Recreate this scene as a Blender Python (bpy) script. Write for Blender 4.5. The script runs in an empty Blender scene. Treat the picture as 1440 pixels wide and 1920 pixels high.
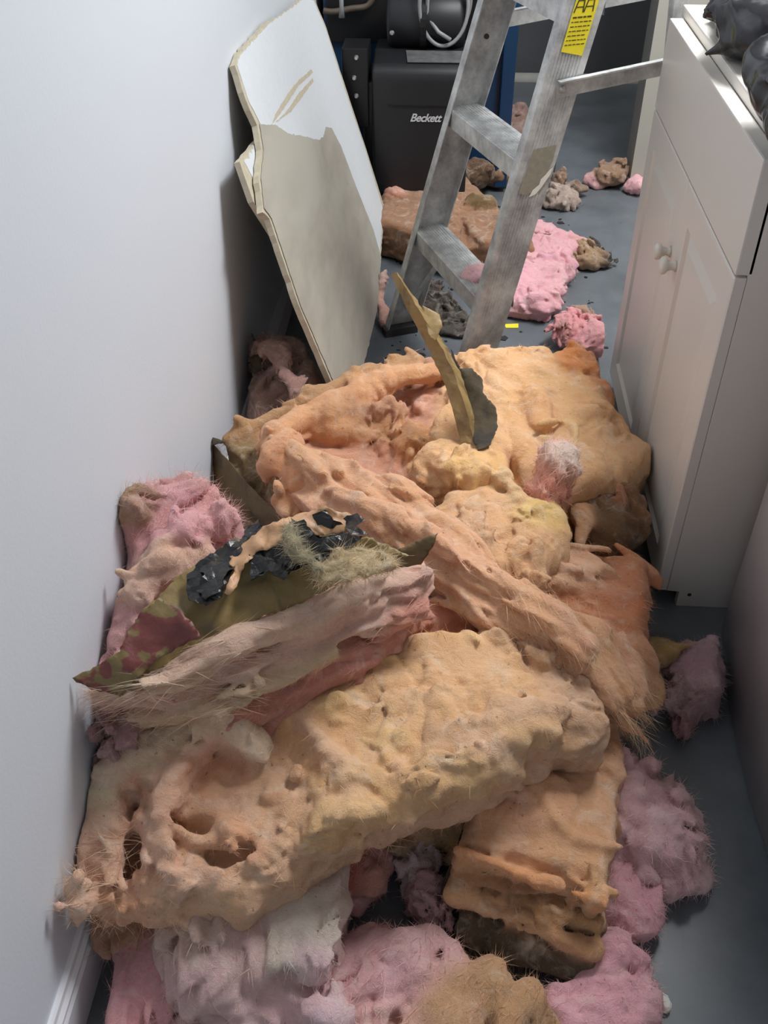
import bpy, bmesh, math, random
import numpy as np
from mathutils import Vector, Matrix
from mathutils.geometry import delaunay_2d_cdt

# ------------------------------------------------------------------ camera, world, light
SC = bpy.context.scene
COL = SC.collection
CAM_H = 1.36
F_PX, PITCH, YAW, ROLL = 1801.2, 39.86, 3.911, -0.266   # focal length for a 1440x1920 frame


def cam_axes():
    p, y, r = (math.radians(a) for a in (PITCH, YAW, ROLL))
    fwd = np.array([0, math.cos(p), -math.sin(p)])
    right = np.array([1., 0, 0])
    up = np.cross(right, fwd)
    rz = np.array([[math.cos(y), -math.sin(y), 0], [math.sin(y), math.cos(y), 0], [0, 0, 1]])
    fwd, right, up = rz @ fwd, rz @ right, rz @ up
    return np.array([math.cos(r) * right + math.sin(r) * up, -math.sin(r) * right + math.cos(r) * up, fwd])


AX = cam_axes()
cam_data = bpy.data.cameras.new('camera')
cam = bpy.data.objects.new('camera', cam_data)
COL.objects.link(cam)
cam_data.sensor_fit = 'VERTICAL'
cam_data.sensor_height = 36
cam_data.lens = 36 * F_PX / 1920
cam_data.clip_start = 0.02
cam.matrix_world = Matrix(((AX[0][0], AX[1][0], -AX[2][0], 0), (AX[0][1], AX[1][1], -AX[2][1], 0),
                           (AX[0][2], AX[1][2], -AX[2][2], CAM_H), (0, 0, 0, 1)))
SC.camera = cam
SC.view_settings.view_transform = 'Standard'
SC.view_settings.look = 'None'
SC.view_settings.gamma = 1
SC.view_settings.exposure = 0.0
SC.view_settings.use_curve_mapping = False

world = bpy.data.worlds.new('world')
SC.world = world
world.use_nodes = True
bg = world.node_tree.nodes['Background']
bg.inputs[0].default_value = (0.84, 0.91, 1.0, 1)
bg.inputs[1].default_value = 0.5


def area(name, loc, size, power, color, rot=(0, 0, 0)):
    d = bpy.data.lights.new(name, 'AREA')
    d.shape = 'RECTANGLE'
    d.size, d.size_y = size
    d.energy = power
    d.color = color
    o = bpy.data.objects.new(name, d)
    COL.objects.link(o)
    o.location = loc
    o.rotation_euler = rot
    return o


area('ceiling_lamp_light', (0.88, 2.3, 2.36), (0.55, 1.1), 82, (0.95, 0.98, 1.0))
area('far_fill_light', (0.95, 4.2, 2.36), (0.5, 1.0), 7, (0.95, 0.98, 1.0))  # added light with no source in view, brightens the rear floor

WALL_X = -0.458
CAB_X, CAB_Y0, CAB_Y1, CAB_H = 0.438, 1.372, 2.174, 0.875


def P(px, py, z=None, x=None, y=None):
    """a point of the room on a known plane (height z, or x, or y), from its bearing out of the measured camera"""
    d = np.array([(px - 720) / F_PX, -(py - 960) / F_PX, 1.0]) @ AX
    o = np.array([0, 0, CAM_H])
    if z is not None:
        t = (z - o[2]) / d[2]
    elif x is not None:
        t = (x - o[0]) / d[0]
    else:
        t = (y - o[1]) / d[1]
    return o + t * d


# ------------------------------------------------------------------ noise
_rng = np.random.RandomState(7)
_perm = _rng.permutation(256).astype(np.int32)
_perm = np.concatenate([_perm, _perm])
_grad = _rng.normal(size=(256, 3)).astype(np.float32)
_grad /= np.linalg.norm(_grad, axis=1)[:, None]


def perlin(p):
    p = np.asarray(p, np.float32)
    i = np.floor(p).astype(np.int32)
    f = p - i
    i &= 255
    u = f * f * f * (f * (f * 6 - 15) + 10)
    out = 0
    for dx in (0, 1):
        wx = u[:, 0] if dx else 1 - u[:, 0]
        a = _perm[(i[:, 0] + dx) & 255]
        for dy in (0, 1):
            wy = u[:, 1] if dy else 1 - u[:, 1]
            b = _perm[a + ((i[:, 1] + dy) & 255)]
            for dz in (0, 1):
                wz = u[:, 2] if dz else 1 - u[:, 2]
                g = _grad[_perm[b + ((i[:, 2] + dz) & 255)]]
                dot = g[:, 0] * (f[:, 0] - dx) + g[:, 1] * (f[:, 1] - dy) + g[:, 2] * (f[:, 2] - dz)
                out = out + wx * wy * wz * dot
    return out * 1.6


def fbm(p, octv=3, gain=0.5):
    a, s, q = 1.0, 0, np.asarray(p, np.float32)
    for _ in range(octv):
        s = s + a * perlin(q)
        q = q * 2.03 + 11.3
        a *= gain
    return s


def ridged(p, octv=2):
    a, s, q = 1.0, 0, np.asarray(p, np.float32)
    for _ in range(octv):
        s = s + a * (1 - np.abs(perlin(q)) * 2.2)
        q = q * 2.1 + 5.7
        a *= 0.5
    return s


# ------------------------------------------------------------------ mesh plumbing
def new_obj(name, mesh, mat=None, parent=None, loc=None):
    o = bpy.data.objects.new(name, mesh)
    COL.objects.link(o)
    if mat is not None:
        mesh.materials.append(mat)
    if parent is not None:
        o.parent = parent
    if loc is not None:
        o.location = loc
    return o


def tag(o, label=None, cat=None, group=None, kind=None):
    if label:
        o['label'] = label
    if cat:
        o['category'] = cat
    if group:
        o['group'] = group
    if kind:
        o['kind'] = kind
    return o


def empty(name, loc, label, cat, group=None):
    o = bpy.data.objects.new(name, None)
    COL.objects.link(o)
    o.location = loc
    o.empty_display_size = 0.05
    return tag(o, label, cat, group)


def np_mesh(name, V, Fc, smooth=True, col=None):
    """V (n,3); Fc list of (array of faces with equal corner count)"""
    me = bpy.data.meshes.new(name)
    V = np.asarray(V, np.float32)
    Fs = [np.asarray(f, np.int32) for f in Fc if len(f)]
    loops = np.concatenate([f.ravel() for f in Fs])
    counts = np.concatenate([np.full(len(f), f.shape[1]) for f in Fs])
    starts = np.concatenate([[0], np.cumsum(counts)[:-1]])
    me.vertices.add(len(V))
    me.vertices.foreach_set('co', V.ravel())
    me.loops.add(len(loops))
    me.loops.foreach_set('vertex_index', loops.astype(np.int32))
    me.polygons.add(len(counts))
    me.polygons.foreach_set('loop_start', starts.astype(np.int32))
    me.polygons.foreach_set('loop_total', counts.astype(np.int32))
    me.polygons.foreach_set('use_smooth', np.full(len(counts), smooth))
    if col is not None:
        at = me.color_attributes.new('col', 'FLOAT_COLOR', 'POINT')
        c4 = np.ones((len(V), 4), np.float32)
        c4[:, :3] = col
        at.data.foreach_set('color', c4.ravel())
    me.update()
    me.validate()
    return me


def bm_obj(name, bm, mat, parent=None, loc=(0, 0, 0), bevel=0.0, smooth=False, seg=2):
    if bevel > 0:
        bmesh.ops.bevel(bm, geom=[e for e in bm.edges], offset=bevel, segments=seg, profile=0.6, affect='EDGES', clamp_overlap=True)
    bmesh.ops.recalc_face_normals(bm, faces=bm.faces)
    me = bpy.data.meshes.new(name)
    bm.to_mesh(me)
    bm.free()
    if smooth:
        for p in me.polygons:
            p.use_smooth = True
    o = new_obj(name, me, mat, parent)
    # world coordinates in, origin moved to loc
    if parent is None:
        me.transform(Matrix.Translation(-Vector(loc)))
        o.location = loc
    else:
        me.transform(Matrix.Translation(-parent_world(parent)))
    return o


def parent_world(p):
    v = Vector((0, 0, 0))
    while p is not None:
        v = v + Vector(p.location)
        p = p.parent
    return v


def bx(bm, lo, hi):
    vs = [bm.verts.new((x, y, z)) for x in (lo[0], hi[0]) for y in (lo[1], hi[1]) for z in (lo[2], hi[2])]
    for f in ((0, 1, 3, 2), (4, 6, 7, 5), (0, 4, 5, 1), (2, 3, 7, 6), (0, 2, 6, 4), (1, 5, 7, 3)):
        bm.faces.new([vs[i] for i in f])


def box_obj(name, lo, hi, mat, parent=None, bevel=0.0, loc=None):
    bm = bmesh.new()
    bx(bm, lo, hi)
    return bm_obj(name, bm, mat, parent, loc or (lo[0], lo[1], lo[2]), bevel)


def prism(bm, pts, d):
    """pts: closed outline in 3D; d: extrusion vector"""
    a = [bm.verts.new(tuple(p)) for p in pts]
    b = [bm.verts.new(tuple(np.array(p) + np.array(d))) for p in pts]
    n = len(a)
    bm.faces.new(a[::-1])
    bm.faces.new(b)
    for i in range(n):
        bm.faces.new((a[i], a[(i + 1) % n], b[(i + 1) % n], b[i]))


def beam(bm, p0, p1, w, wdir, t, tdir):
    """bar from p0 to p1 with rectangular section"""
    p0, p1, wd, td = (np.array(v, float) for v in (p0, p1, wdir, tdir))
    pts = [p0 + sw * wd * w / 2 + st * td * t / 2 for sw, st in ((-1, -1), (1, -1), (1, 1), (-1, 1))]
    prism(bm, pts, p1 - p0)


def tube_bm(bm, pts, r, seg=12, cap=True):
    pts = [np.array(p, float) for p in pts]
    rings = []
    prev = None
    for i, p in enumerate(pts):
        t = pts[min(i + 1, len(pts) - 1)] - pts[max(i - 1, 0)]
        t /= np.linalg.norm(t) + 1e-12
        if prev is None:
            a = np.cross(t, [0, 0, 1.0])
            if np.linalg.norm(a) < 1e-3:
                a = np.cross(t, [1.0, 0, 0])
        else:
            a = prev - t * prev.dot(t)
        a /= np.linalg.norm(a)
        prev = a
        b = np.cross(t, a)
        rr = r[i] if hasattr(r, '__len__') else r
        rings.append([bm.verts.new(tuple(p + rr * (math.cos(k * 2 * math.pi / seg) * a + math.sin(k * 2 * math.pi / seg) * b))) for k in range(seg)])
    for i in range(len(rings) - 1):
        for k in range(seg):
            bm.faces.new((rings[i][k], rings[i][(k + 1) % seg], rings[i + 1][(k + 1) % seg], rings[i + 1][k]))
    if cap:
        bm.faces.new(rings[0][::-1])
        bm.faces.new(rings[-1])


def smooth_path(pts, n=8):
    pts = [np.array(p, float) for p in pts]
    out = []
    for i in range(len(pts) - 1):
        p0, p1, p2, p3 = pts[max(i - 1, 0)], pts[i], pts[i + 1], pts[min(i + 2, len(pts) - 1)]
        for k in range(n):
            t = k / n
            out.append(0.5 * ((2 * p1) + (-p0 + p2) * t + (2 * p0 - 5 * p1 + 4 * p2 - p3) * t * t + (-p0 + 3 * p1 - 3 * p2 + p3) * t ** 3))
    out.append(pts[-1])
    return out


# ------------------------------------------------------------------ materials
def srgb(r, g, b):
    return tuple(((c / 255) / 12.92 if c / 255 <= 0.04045 else ((c / 255 + 0.055) / 1.055) ** 2.4) for c in (r, g, b))


def mat_new(name):
    m = bpy.data.materials.new(name)
    m.use_nodes = True
    nt = m.node_tree
    return m, nt, nt.nodes['Principled BSDF']


def simple_mat(name, rgb, rough=0.5, metal=0.0, noise=0.0, nscale=20, bump=0.0, bscale=100, spec=0.5):
    m, nt, b = mat_new(name)
    b.inputs['Roughness'].default_value = rough
    b.inputs['Metallic'].default_value = metal
    b.inputs['Specular IOR Level'].default_value = spec
    c = srgb(*rgb)
    b.inputs['Base Color'].default_value = (*c, 1)
    tc = nt.nodes.new('ShaderNodeTexCoord')
    if noise > 0:
        n = nt.nodes.new('ShaderNodeTexNoise')
        n.inputs['Scale'].default_value = nscale
        n.inputs['Detail'].default_value = 6
        nt.links.new(tc.outputs['Object'], n.inputs['Vector'])
        mx = nt.nodes.new('ShaderNodeMix')
        mx.data_type = 'RGBA'
        mx.inputs[6].default_value = tuple(max(0, v * (1 - noise)) for v in c) + (1,)
        mx.inputs[7].default_value = tuple(min(1, v * (1 + noise * 0.6)) for v in c) + (1,)
        nt.links.new(n.outputs['Fac'], mx.inputs[0])
        nt.links.new(mx.outputs[2], b.inputs['Base Color'])
    if bump > 0:
        n2 = nt.nodes.new('ShaderNodeTexNoise')
        n2.inputs['Scale'].default_value = bscale
        n2.inputs['Detail'].default_value = 4
        nt.links.new(tc.outputs['Object'], n2.inputs['Vector'])
        bp = nt.nodes.new('ShaderNodeBump')
        bp.inputs['Strength'].default_value = bump
        bp.inputs['Distance'].default_value = 0.01
        nt.links.new(n2.outputs['Fac'], bp.inputs['Height'])
        nt.links.new(bp.outputs['Normal'], b.inputs['Normal'])
    return m


def wool_mat(name, bump=0.5, dirt=0.5, dirt_rgb=(110, 84, 60), streak=(1, 1, 1)):
    """glass wool: the colour of each layer comes from the piece, with mottling, dirt specks and fibre relief"""
    m, nt, b = mat_new(name)
    N, L = nt.nodes, nt.links
    b.inputs['Roughness'].default_value = 1.0
    b.inputs['Specular IOR Level'].default_value = 0.1
    at = N.new('ShaderNodeAttribute')
    at.attribute_name = 'col'
    tc = N.new('ShaderNodeTexCoord')

    def noise(scale, detail, vec, rough=0.55, dist=0.0):
        n = N.new('ShaderNodeTexNoise')
        n.inputs['Scale'].default_value = scale
        n.inputs['Detail'].default_value = detail
        n.inputs['Roughness'].default_value = rough
        n.inputs['Distortion'].default_value = dist
        L.new(vec, n.inputs['Vector'])
        return n.outputs['Fac']

    def ramp(src, a, c):
        r = N.new('ShaderNodeMapRange')
        r.inputs['From Min'].default_value = a
        r.inputs['From Max'].default_value = c
        L.new(src, r.inputs['Value'])
        return r.outputs['Result']

    def mix(fac, a, c, mode='MIX'):
        x = N.new('ShaderNodeMix')
        x.data_type = 'RGBA'
        x.blend_type = mode
        if isinstance(fac, float):
            x.inputs[0].default_value = fac
        else:
            L.new(fac, x.inputs[0])
        for s, v in ((6, a), (7, c)):
            if isinstance(v, tuple):
                x.inputs[s].default_value = v
            else:
                L.new(v, x.inputs[s])
        return x.outputs[2]
    ob = tc.outputs['Object']
    mp = N.new('ShaderNodeMapping')
    mp.inputs['Scale'].default_value = streak
    L.new(ob, mp.inputs['Vector'])
    mv = mp.outputs['Vector']
    # mottling: hue drifts between paler and warmer
    hs = N.new('ShaderNodeHueSaturation')
    hs.inputs['Saturation'].default_value = 1.06
    hs.inputs['Value'].default_value = 0.94
    L.new(at.outputs['Color'], hs.inputs['Color'])
    c1 = mix(ramp(noise(11, 5, ob, dist=0.6), 0.42, 0.62), at.outputs['Color'], hs.outputs['Color'])
    lite = mix(0.35, at.outputs['Color'], (0.93, 0.83, 0.70, 1))
    c2 = mix(ramp(noise(30, 5, mv, 0.65, 1.0), 0.52, 0.72), c1, lite)
    # wispy fibre streaks: slightly darker matted strands between paler ones
    mv2 = N.new('ShaderNodeMapping')
    mv2.inputs['Scale'].default_value = (1.0, 2.2, 1.5)
    mv2.inputs['Rotation'].default_value = (0.3, 0.2, 0.6)
    L.new(ob, mv2.inputs['Vector'])
    hs2 = N.new('ShaderNodeHueSaturation')
    hs2.inputs['Saturation'].default_value = 1.03
    hs2.inputs['Value'].default_value = 0.88
    L.new(c2, hs2.inputs['Color'])
    c2 = mix(ramp(noise(42, 8, mv2.outputs['Vector'], 0.72, 2.6), 0.46, 0.66), c2, hs2.outputs['Color'])
    dk = tuple(srgb(*dirt_rgb)) + (1,)
    f1 = N.new('ShaderNodeMath')
    f1.operation = 'MULTIPLY'
    L.new(ramp(noise(9, 7, ob, 0.7, 0.4), 0.56, 0.70), f1.inputs[0])
    f1.inputs[1].default_value = dirt
    c3 = mix(f1.outputs[0], c2, dk)
    f2 = N.new('ShaderNodeMath')
    f2.operation = 'MULTIPLY'
    L.new(ramp(noise(140, 2, ob, 0.5), 0.70, 0.74), f2.inputs[0])
    f2.inputs[1].default_value = 0.7 * min(1, dirt + 0.2)
    c4 = mix(f2.outputs[0], c3, (0.05, 0.035, 0.025, 1))
    L.new(c4, b.inputs['Base Color'])
    h1 = noise(45, 10, mv, 0.72, 1.8)
    h2 = noise(170, 4, mv, 0.65, 2.5)
    ad = N.new('ShaderNodeMath')
    ad.operation = 'MULTIPLY_ADD'
    L.new(h2, ad.inputs[0])
    ad.inputs[1].default_value = 0.45
    L.new(h1, ad.inputs[2])
    bp = N.new('ShaderNodeBump')
    bp.inputs['Strength'].default_value = bump
    bp.inputs['Distance'].default_value = 0.012
    L.new(ad.outputs[0], bp.inputs['Height'])
    L.new(bp.outputs['Normal'], b.inputs['Normal'])
    b.inputs['Subsurface Weight'].default_value = 0.1
    b.inputs['Subsurface Radius'].default_value = (1.0, 0.8, 0.65)
    b.inputs['Subsurface Scale'].default_value = 0.008
    b.inputs['Sheen Weight'].default_value = 0.25
    b.inputs['Sheen Roughness'].default_value = 0.6
    b.inputs['Sheen Tint'].default_value = (1, 0.93, 0.86, 1)
    return m


FIBRE, nt, b = mat_new('wool_fibre')
at = nt.nodes.new('ShaderNodeAttribute')
at.attribute_name = 'col'
nt.nodes.remove(b)
df, tl, ms = (nt.nodes.new('ShaderNode' + s) for s in ('BsdfDiffuse', 'BsdfTranslucent', 'MixShader'))
nt.links.new(at.outputs['Color'], df.inputs['Color'])
nt.links.new(at.outputs['Color'], tl.inputs['Color'])
ms.inputs[0].default_value = 0.45
nt.links.new(df.outputs[0], ms.inputs[1])
nt.links.new(tl.outputs[0], ms.inputs[2])
nt.links.new(ms.outputs[0], [n for n in nt.nodes if n.type == 'OUTPUT_MATERIAL'][0].inputs['Surface'])
WOOL = wool_mat('orange_wool', 0.62, 0.5, (140, 104, 70))
WOOL_DIRTY = wool_mat('dirty_wool', 0.7, 0.7, (84, 64, 46))
WOOL_PINK = wool_mat('pink_wool', 0.65, 0.35, (176, 146, 124))
PAINT_WALL = simple_mat('wall_paint', (220, 225, 233), 0.55, bump=0.04, bscale=180)
PAINT_TRIM = simple_mat('trim_paint', (232, 233, 238), 0.35)
CEIL_M = simple_mat('ceiling_paint', (225, 224, 220), 0.8)
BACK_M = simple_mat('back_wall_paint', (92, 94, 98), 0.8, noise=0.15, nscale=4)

# ------------------------------------------------------------------ floor: grey painted concrete, wet grime around the boiler
FLOOR_M, nt, b = mat_new('floor_paint')
N, L = nt.nodes, nt.links
tc = N.new('ShaderNodeTexCoord')
n1 = N.new('ShaderNodeTexNoise'); n1.inputs['Scale'].default_value = 5; n1.inputs['Detail'].default_value = 8; n1.inputs['Roughness'].default_value = 0.65
n2 = N.new('ShaderNodeTexNoise'); n2.inputs['Scale'].default_value = 46; n2.inputs['Detail'].default_value = 5
L.new(tc.outputs['Object'], n1.inputs['Vector']); L.new(tc.outputs['Object'], n2.inputs['Vector'])
cr = N.new('ShaderNodeValToRGB')
cr.color_ramp.elements[0].position = 0.3; cr.color_ramp.elements[0].color = (*srgb(84, 89, 93), 1)
cr.color_ramp.elements[1].position = 0.7; cr.color_ramp.elements[1].color = (*srgb(108, 113, 118), 1)
L.new(n1.outputs['Fac'], cr.inputs['Fac'])
mx = N.new('ShaderNodeMix'); mx.data_type = 'RGBA'
mr = N.new('ShaderNodeMapRange'); mr.inputs['From Min'].default_value = 0.66; mr.inputs['From Max'].default_value = 0.72; mr.inputs['To Max'].default_value = 0.6
L.new(n2.outputs['Fac'], mr.inputs['Value'])
# specks only on the littered part beyond the pile
sx = N.new('ShaderNodeSeparateXYZ'); L.new(tc.outputs['Object'], sx.inputs[0])
my = N.new('ShaderNodeMapRange'); my.inputs['From Min'].default_value = 1.6; my.inputs['From Max'].default_value = 2.2
L.new(sx.outputs['Y'], my.inputs['Value'])
mm = N.new('ShaderNodeMath'); mm.operation = 'MULTIPLY'; L.new(mr.outputs[0], mm.inputs[0]); L.new(my.outputs[0], mm.inputs[1])
L.new(mm.outputs[0], mx.inputs[0]); L.new(cr.outputs[0], mx.inputs[6]); mx.inputs[7].default_value = (*srgb(42, 40, 38), 1)
L.new(mx.outputs[2], b.inputs['Base Color'])
mrr = N.new('ShaderNodeMapRange'); mrr.inputs['To Min'].default_value = 0.25; mrr.inputs['To Max'].default_value = 0.5
L.new(n1.outputs['Fac'], mrr.inputs['Value']); L.new(mrr.outputs[0], b.inputs['Roughness'])


# ------------------------------------------------------------------ room shell
tag(box_obj('floor', (-0.6, -1.2, -0.06), (2.2, 5.1, 0), FLOOR_M, loc=(0, 0, 0)), kind='structure')
tag(box_obj('wall_left', (WALL_X - 0.1, -1.2, 0), (WALL_X, 5.1, 2.42), PAINT_WALL), kind='structure')
tag(box_obj('wall_back', (WALL_X, 4.95, 0), (2.2, 5.07, 2.42), BACK_M), kind='structure')
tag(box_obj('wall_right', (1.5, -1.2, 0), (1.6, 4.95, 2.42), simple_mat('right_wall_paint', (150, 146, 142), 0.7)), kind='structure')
tag(box_obj('ceiling', (-0.6, -1.2, 2.42), (2.2, 5.1, 2.5), CEIL_M), kind='structure')
# baseboard with a stepped, bevelled top
bm = bmesh.new()
prof = [(0, 0), (0.016, 0), (0.016, 0.072), (0.013, 0.078), (0.013, 0.084), (0.008, 0.090), (0.007, 0.098), (0.004, 0.101), (0, 0.101)]
prism(bm, [(WALL_X + a, -1.2, z) for a, z in prof], (0, 6.1, 0))
tag(bm_obj('baseboard_left', bm, PAINT_TRIM, loc=(WALL_X, -1.2, 0)), kind='structure')
# white partition end beyond the cabinet
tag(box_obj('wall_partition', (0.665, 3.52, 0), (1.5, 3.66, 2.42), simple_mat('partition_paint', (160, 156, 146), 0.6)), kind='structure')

# ------------------------------------------------------------------ white cabinet on the right
CAB = simple_mat('cabinet_paint', (218, 212, 204), 0.38, noise=0.04, nscale=3)
KNOB_M = simple_mat('knob_paint', (214, 208, 198), 0.35)
GAP = simple_mat('gap_dark', (60, 56, 52), 0.8)


def make_cabinet():
    x0, x1, y0, y1, H = CAB_X, CAB_X + 0.46, CAB_Y0, CAB_Y1, CAB_H
    t = empty('storage_cabinet', (x0, y0, 0), 'white painted two-door cabinet with wooden knobs, right of the insulation pile', 'cabinet')
    bm = bmesh.new()
    # carcass with toe notch in the side panel
    side = [(x0 + 0.02, 0.04), (x0 + 0.045, 0.04), (x0 + 0.045, 0), (x1, 0), (x1, H), (x0 + 0.02, H)]
    prism(bm, [(x, y0, z) for x, z in side], (0, 0.018, 0))
    prism(bm, [(x, y1 - 0.018, z) for x, z in side], (0, 0.018, 0))
    bx(bm, (x1 - 0.01, y0 + 0.018, 0), (x1, y1 - 0.018, H))
    bx(bm, (x0 + 0.022, y0 + 0.018, 0.05), (x1 - 0.01, y1 - 0.018, 0.066))
    bx(bm, (x0 + 0.07, y0 + 0.018, 0), (x0 + 0.085, y1 - 0.018, 0.05))
    bx(bm, (x0 + 0.022, y0 + 0.018, 0.69), (x0 + 0.04, y1 - 0.018, 0.71))
    bm_obj('body', bm, CAB, t, bevel=0.0008, seg=1)
    # worktop
    bm = bmesh.new()
    bx(bm, (x0 + 0.028, y0 - 0.006, H), (x1 + 0.005, y1 + 0.03, H + 0.022))
    bm_obj('top', bm, CAB, t, bevel=0.004)
    # upper front board
    bm = bmesh.new()
    bx(bm, (x0, y0, 0.703), (x0 + 0.0275, y1, H + 0.003))
    bm_obj('upper_panel', bm, CAB, t, bevel=0.003)
    ym = 1.765
    for (ya, yb, ky) in ((y0, ym - 0.0015, 1.726), (ym + 0.0015, y1, 1.79)):
        bm = bmesh.new()
        z0, z1, fr = 0.042, 0.699, 0.062
        # frame and raised field: a stepped relief face
        def ring(a, c, e, g, x):
            return [bm.verts.new((x, a, e)), bm.verts.new((x, c, e)), bm.verts.new((x, c, g)), bm.verts.new((x, a, g))]
        steps = [(0, x0 + 0.002), (0.003, x0), (fr, x0), (fr + 0.004, x0 + 0.007), (fr + 0.012, x0 + 0.007), (fr + 0.030, x0 + 0.001)]
        rings = [ring(ya, yb, z0, z1, x0 + 0.019)] + [ring(ya + s, yb - s, z0 + s, z1 - s, x) for s, x in steps]
        for r0, r1 in zip(rings, rings[1:]):
            for k in range(4):
                bm.faces.new((r0[k], r0[(k + 1) % 4], r1[(k + 1) % 4], r1[k]))
        bm.faces.new(rings[-1])
        bm.faces.new(rings[0][::-1])
        d = bm_obj('door', bm, CAB, t)
        bm = bmesh.new()
        kz = 0.55
        tube_bm(bm, [(x0, ky, kz), (x0 - 0.004, ky, kz), (x0 - 0.008, ky, kz), (x0 - 0.016, ky, kz), (x0 - 0.020, ky, kz), (x0 - 0.026, ky, kz), (x0 - 0.030, ky, kz), (x0 - 0.032, ky, kz)],
                [0.011, 0.0085, 0.0075, 0.010, 0.0155, 0.0165, 0.013, 0.006], 20)
        bm_obj('knob', bm, KNOB_M, d, smooth=True)
    # screw cap and cam hole on the end panel
    bm = bmesh.new()
    tube_bm(bm, [(x0 + 0.075, y0, 0.805), (x0 + 0.075, y0 - 0.004, 0.805), (x0 + 0.075, y0 - 0.006, 0.805)], [0.009, 0.009, 0.005], 14)
    tag(bm_obj('screw_cap', bm, KNOB_M, t, smooth=True))
    bm = bmesh.new()
    tube_bm(bm, [(x0 + 0.065, y0 + 0.001, 0.032), (x0 + 0.065, y0 - 0.0008, 0.032)], 0.004, 12)
    bm_obj('screw', bm, GAP, t)
    return t


make_cabinet()

# ------------------------------------------------------------------ white washing machine, lower right
APPL = simple_mat('enamel_white', (205, 202, 205), 0.28)


def make_washer():
    t = empty('washing_machine', (0.6, 0.8, 0), 'white enamel laundry machine with rounded front, at the lower right edge', 'washing machine')
    # plan outline of the side toward the aisle, slightly bowed
    L0 = [(0.553, 1.300), (0.537, 1.18), (0.527, 1.04), (0.525, 0.93), (0.531, 0.82), (0.541, 0.74), (0.556, 0.67), (0.60, 0.64)]
    pts = [(1.15, 1.318), (0.585, 1.318), (0.562, 1.312)] + L0 + [(1.15, 0.62)]
    pts = [tuple(p[:2]) for p in pts]
    bm = bmesh.new()
    prof = [(0.0, 0.012), (0.0, 0.84), (0.008, 0.856), (0.02, 0.862)]
    cx, cy = 0.85, 0.97
    rings = []
    for ins, z in prof:
        rg = []
        for x, y in pts:
            d = np.array([cx - x, cy - y]); d /= np.linalg.norm(d)
            rg.append(bm.verts.new((x + d[0] * ins, y + d[1] * ins, z)))
        rings.append(rg)
    n = len(pts)
    for a, c in zip(rings, rings[1:]):
        for k in range(n):
            bm.faces.new((a[k], a[(k + 1) % n], c[(k + 1) % n], c[k]))
    bm.faces.new(rings[0][::-1]); bm.faces.new(rings[-1])
    bm_obj('body', bm, APPL, t, smooth=False)
    bm = bmesh.new()
    bx(bm, (0.60, 0.72, 0), (1.1, 1.27, 0.02))
    bm_obj('base', bm, GAP, t)
    body = [o for o in t.children if o.name.startswith('body')][0]
    for p in body.data.polygons:
        p.use_smooth = abs(p.normal.z) < 0.5
    bm = bmesh.new()
    bx(bm, (0.66, 0.70, 0.866), (1.1, 1.22, 0.874))
    bm_obj('lid', bm, APPL, t, bevel=0.003)


make_washer()

# ------------------------------------------------------------------ aluminium stepladder
ALU, nt, b = mat_new('aluminium')
N, L = nt.nodes, nt.links
b.inputs['Metallic'].default_value = 0.35
b.inputs['Roughness'].default_value = 0.42
tc = N.new('ShaderNodeTexCoord')
n1 = N.new('ShaderNodeTexNoise'); n1.inputs['Scale'].default_value = 18; n1.inputs['Detail'].default_value = 8; n1.inputs['Roughness'].default_value = 0.7
L.new(tc.outputs['Object'], n1.inputs['Vector'])
cr = N.new('ShaderNodeValToRGB')
cr.color_ramp.elements[0].position = 0.35; cr.color_ramp.elements[0].color = (*srgb(150, 150, 150), 1)
cr.color_ramp.elements[1].position = 0.62; cr.color_ramp.elements[1].color = (*srgb(206, 206, 204), 1)
e = cr.color_ramp.elements.new(0.75); e.color = (*srgb(226, 226, 224), 1)
L.new(n1.outputs['Fac'], cr.inputs['Fac']); L.new(cr.outputs[0], b.inputs['Base Color'])
mr = N.new('ShaderNodeMapRange'); mr.inputs['To Min'].default_value = 0.3; mr.inputs['To Max'].default_value = 0.6
L.new(n1.outputs['Fac'], mr.inputs['Value']); L.new(mr.outputs[0], b.inputs['Roughness'])
YEL = simple_mat('label_yellow', (232, 214, 40), 0.5, noise=0.1, nscale=60)
INK = simple_mat('label_ink', (70, 62, 22), 0.6)
GLUE = simple_mat('glue_residue', (150, 144, 128), 0.8, noise=0.35, nscale=90)
PAPER_W = simple_mat('white_paper', (228, 226, 216), 0.7)
RUB = simple_mat('foot_rubber', (48, 48, 48), 0.8)
STEEL = simple_mat('steel_bolt', (190, 190, 188), 0.3, metal=0.8)

LU = np.array([-0.389, 0.921, 0.0]); LU /= np.linalg.norm(LU)      # along the steps, near rail to far rail
LV = np.array([0.921, 0.389, 0.0]); LV /= np.linalg.norm(LV)      # from the climbing side to the back legs
LC = np.array([-0.074, 2.205, 0.0])
LEAN, TAPER, LW, LTOP, SPREAD = 0.262, 0.014 / 0.305, 0.47, 2.05, 0.86
ZA = np.array([0, 0, 1.0])


def lad(s, z, v=0.0, u=0.0):
    """point on the front edge line of the near (s=-1) or far (s=1) rail at height z"""
    return LC + s * (LW / 2 - TAPER * z) * LU + LV * (z * LEAN + v) + ZA * z + LU * u


def back(s, z, v=0.0, u=0.0):
    top = LTOP * LEAN + 0.07
    f = z / LTOP
    return LC + s * (LW / 2 - 0.01 - TAPER * z) * LU + LV * (SPREAD * (1 - f) + top * f + v) + ZA * z + LU * u


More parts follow.
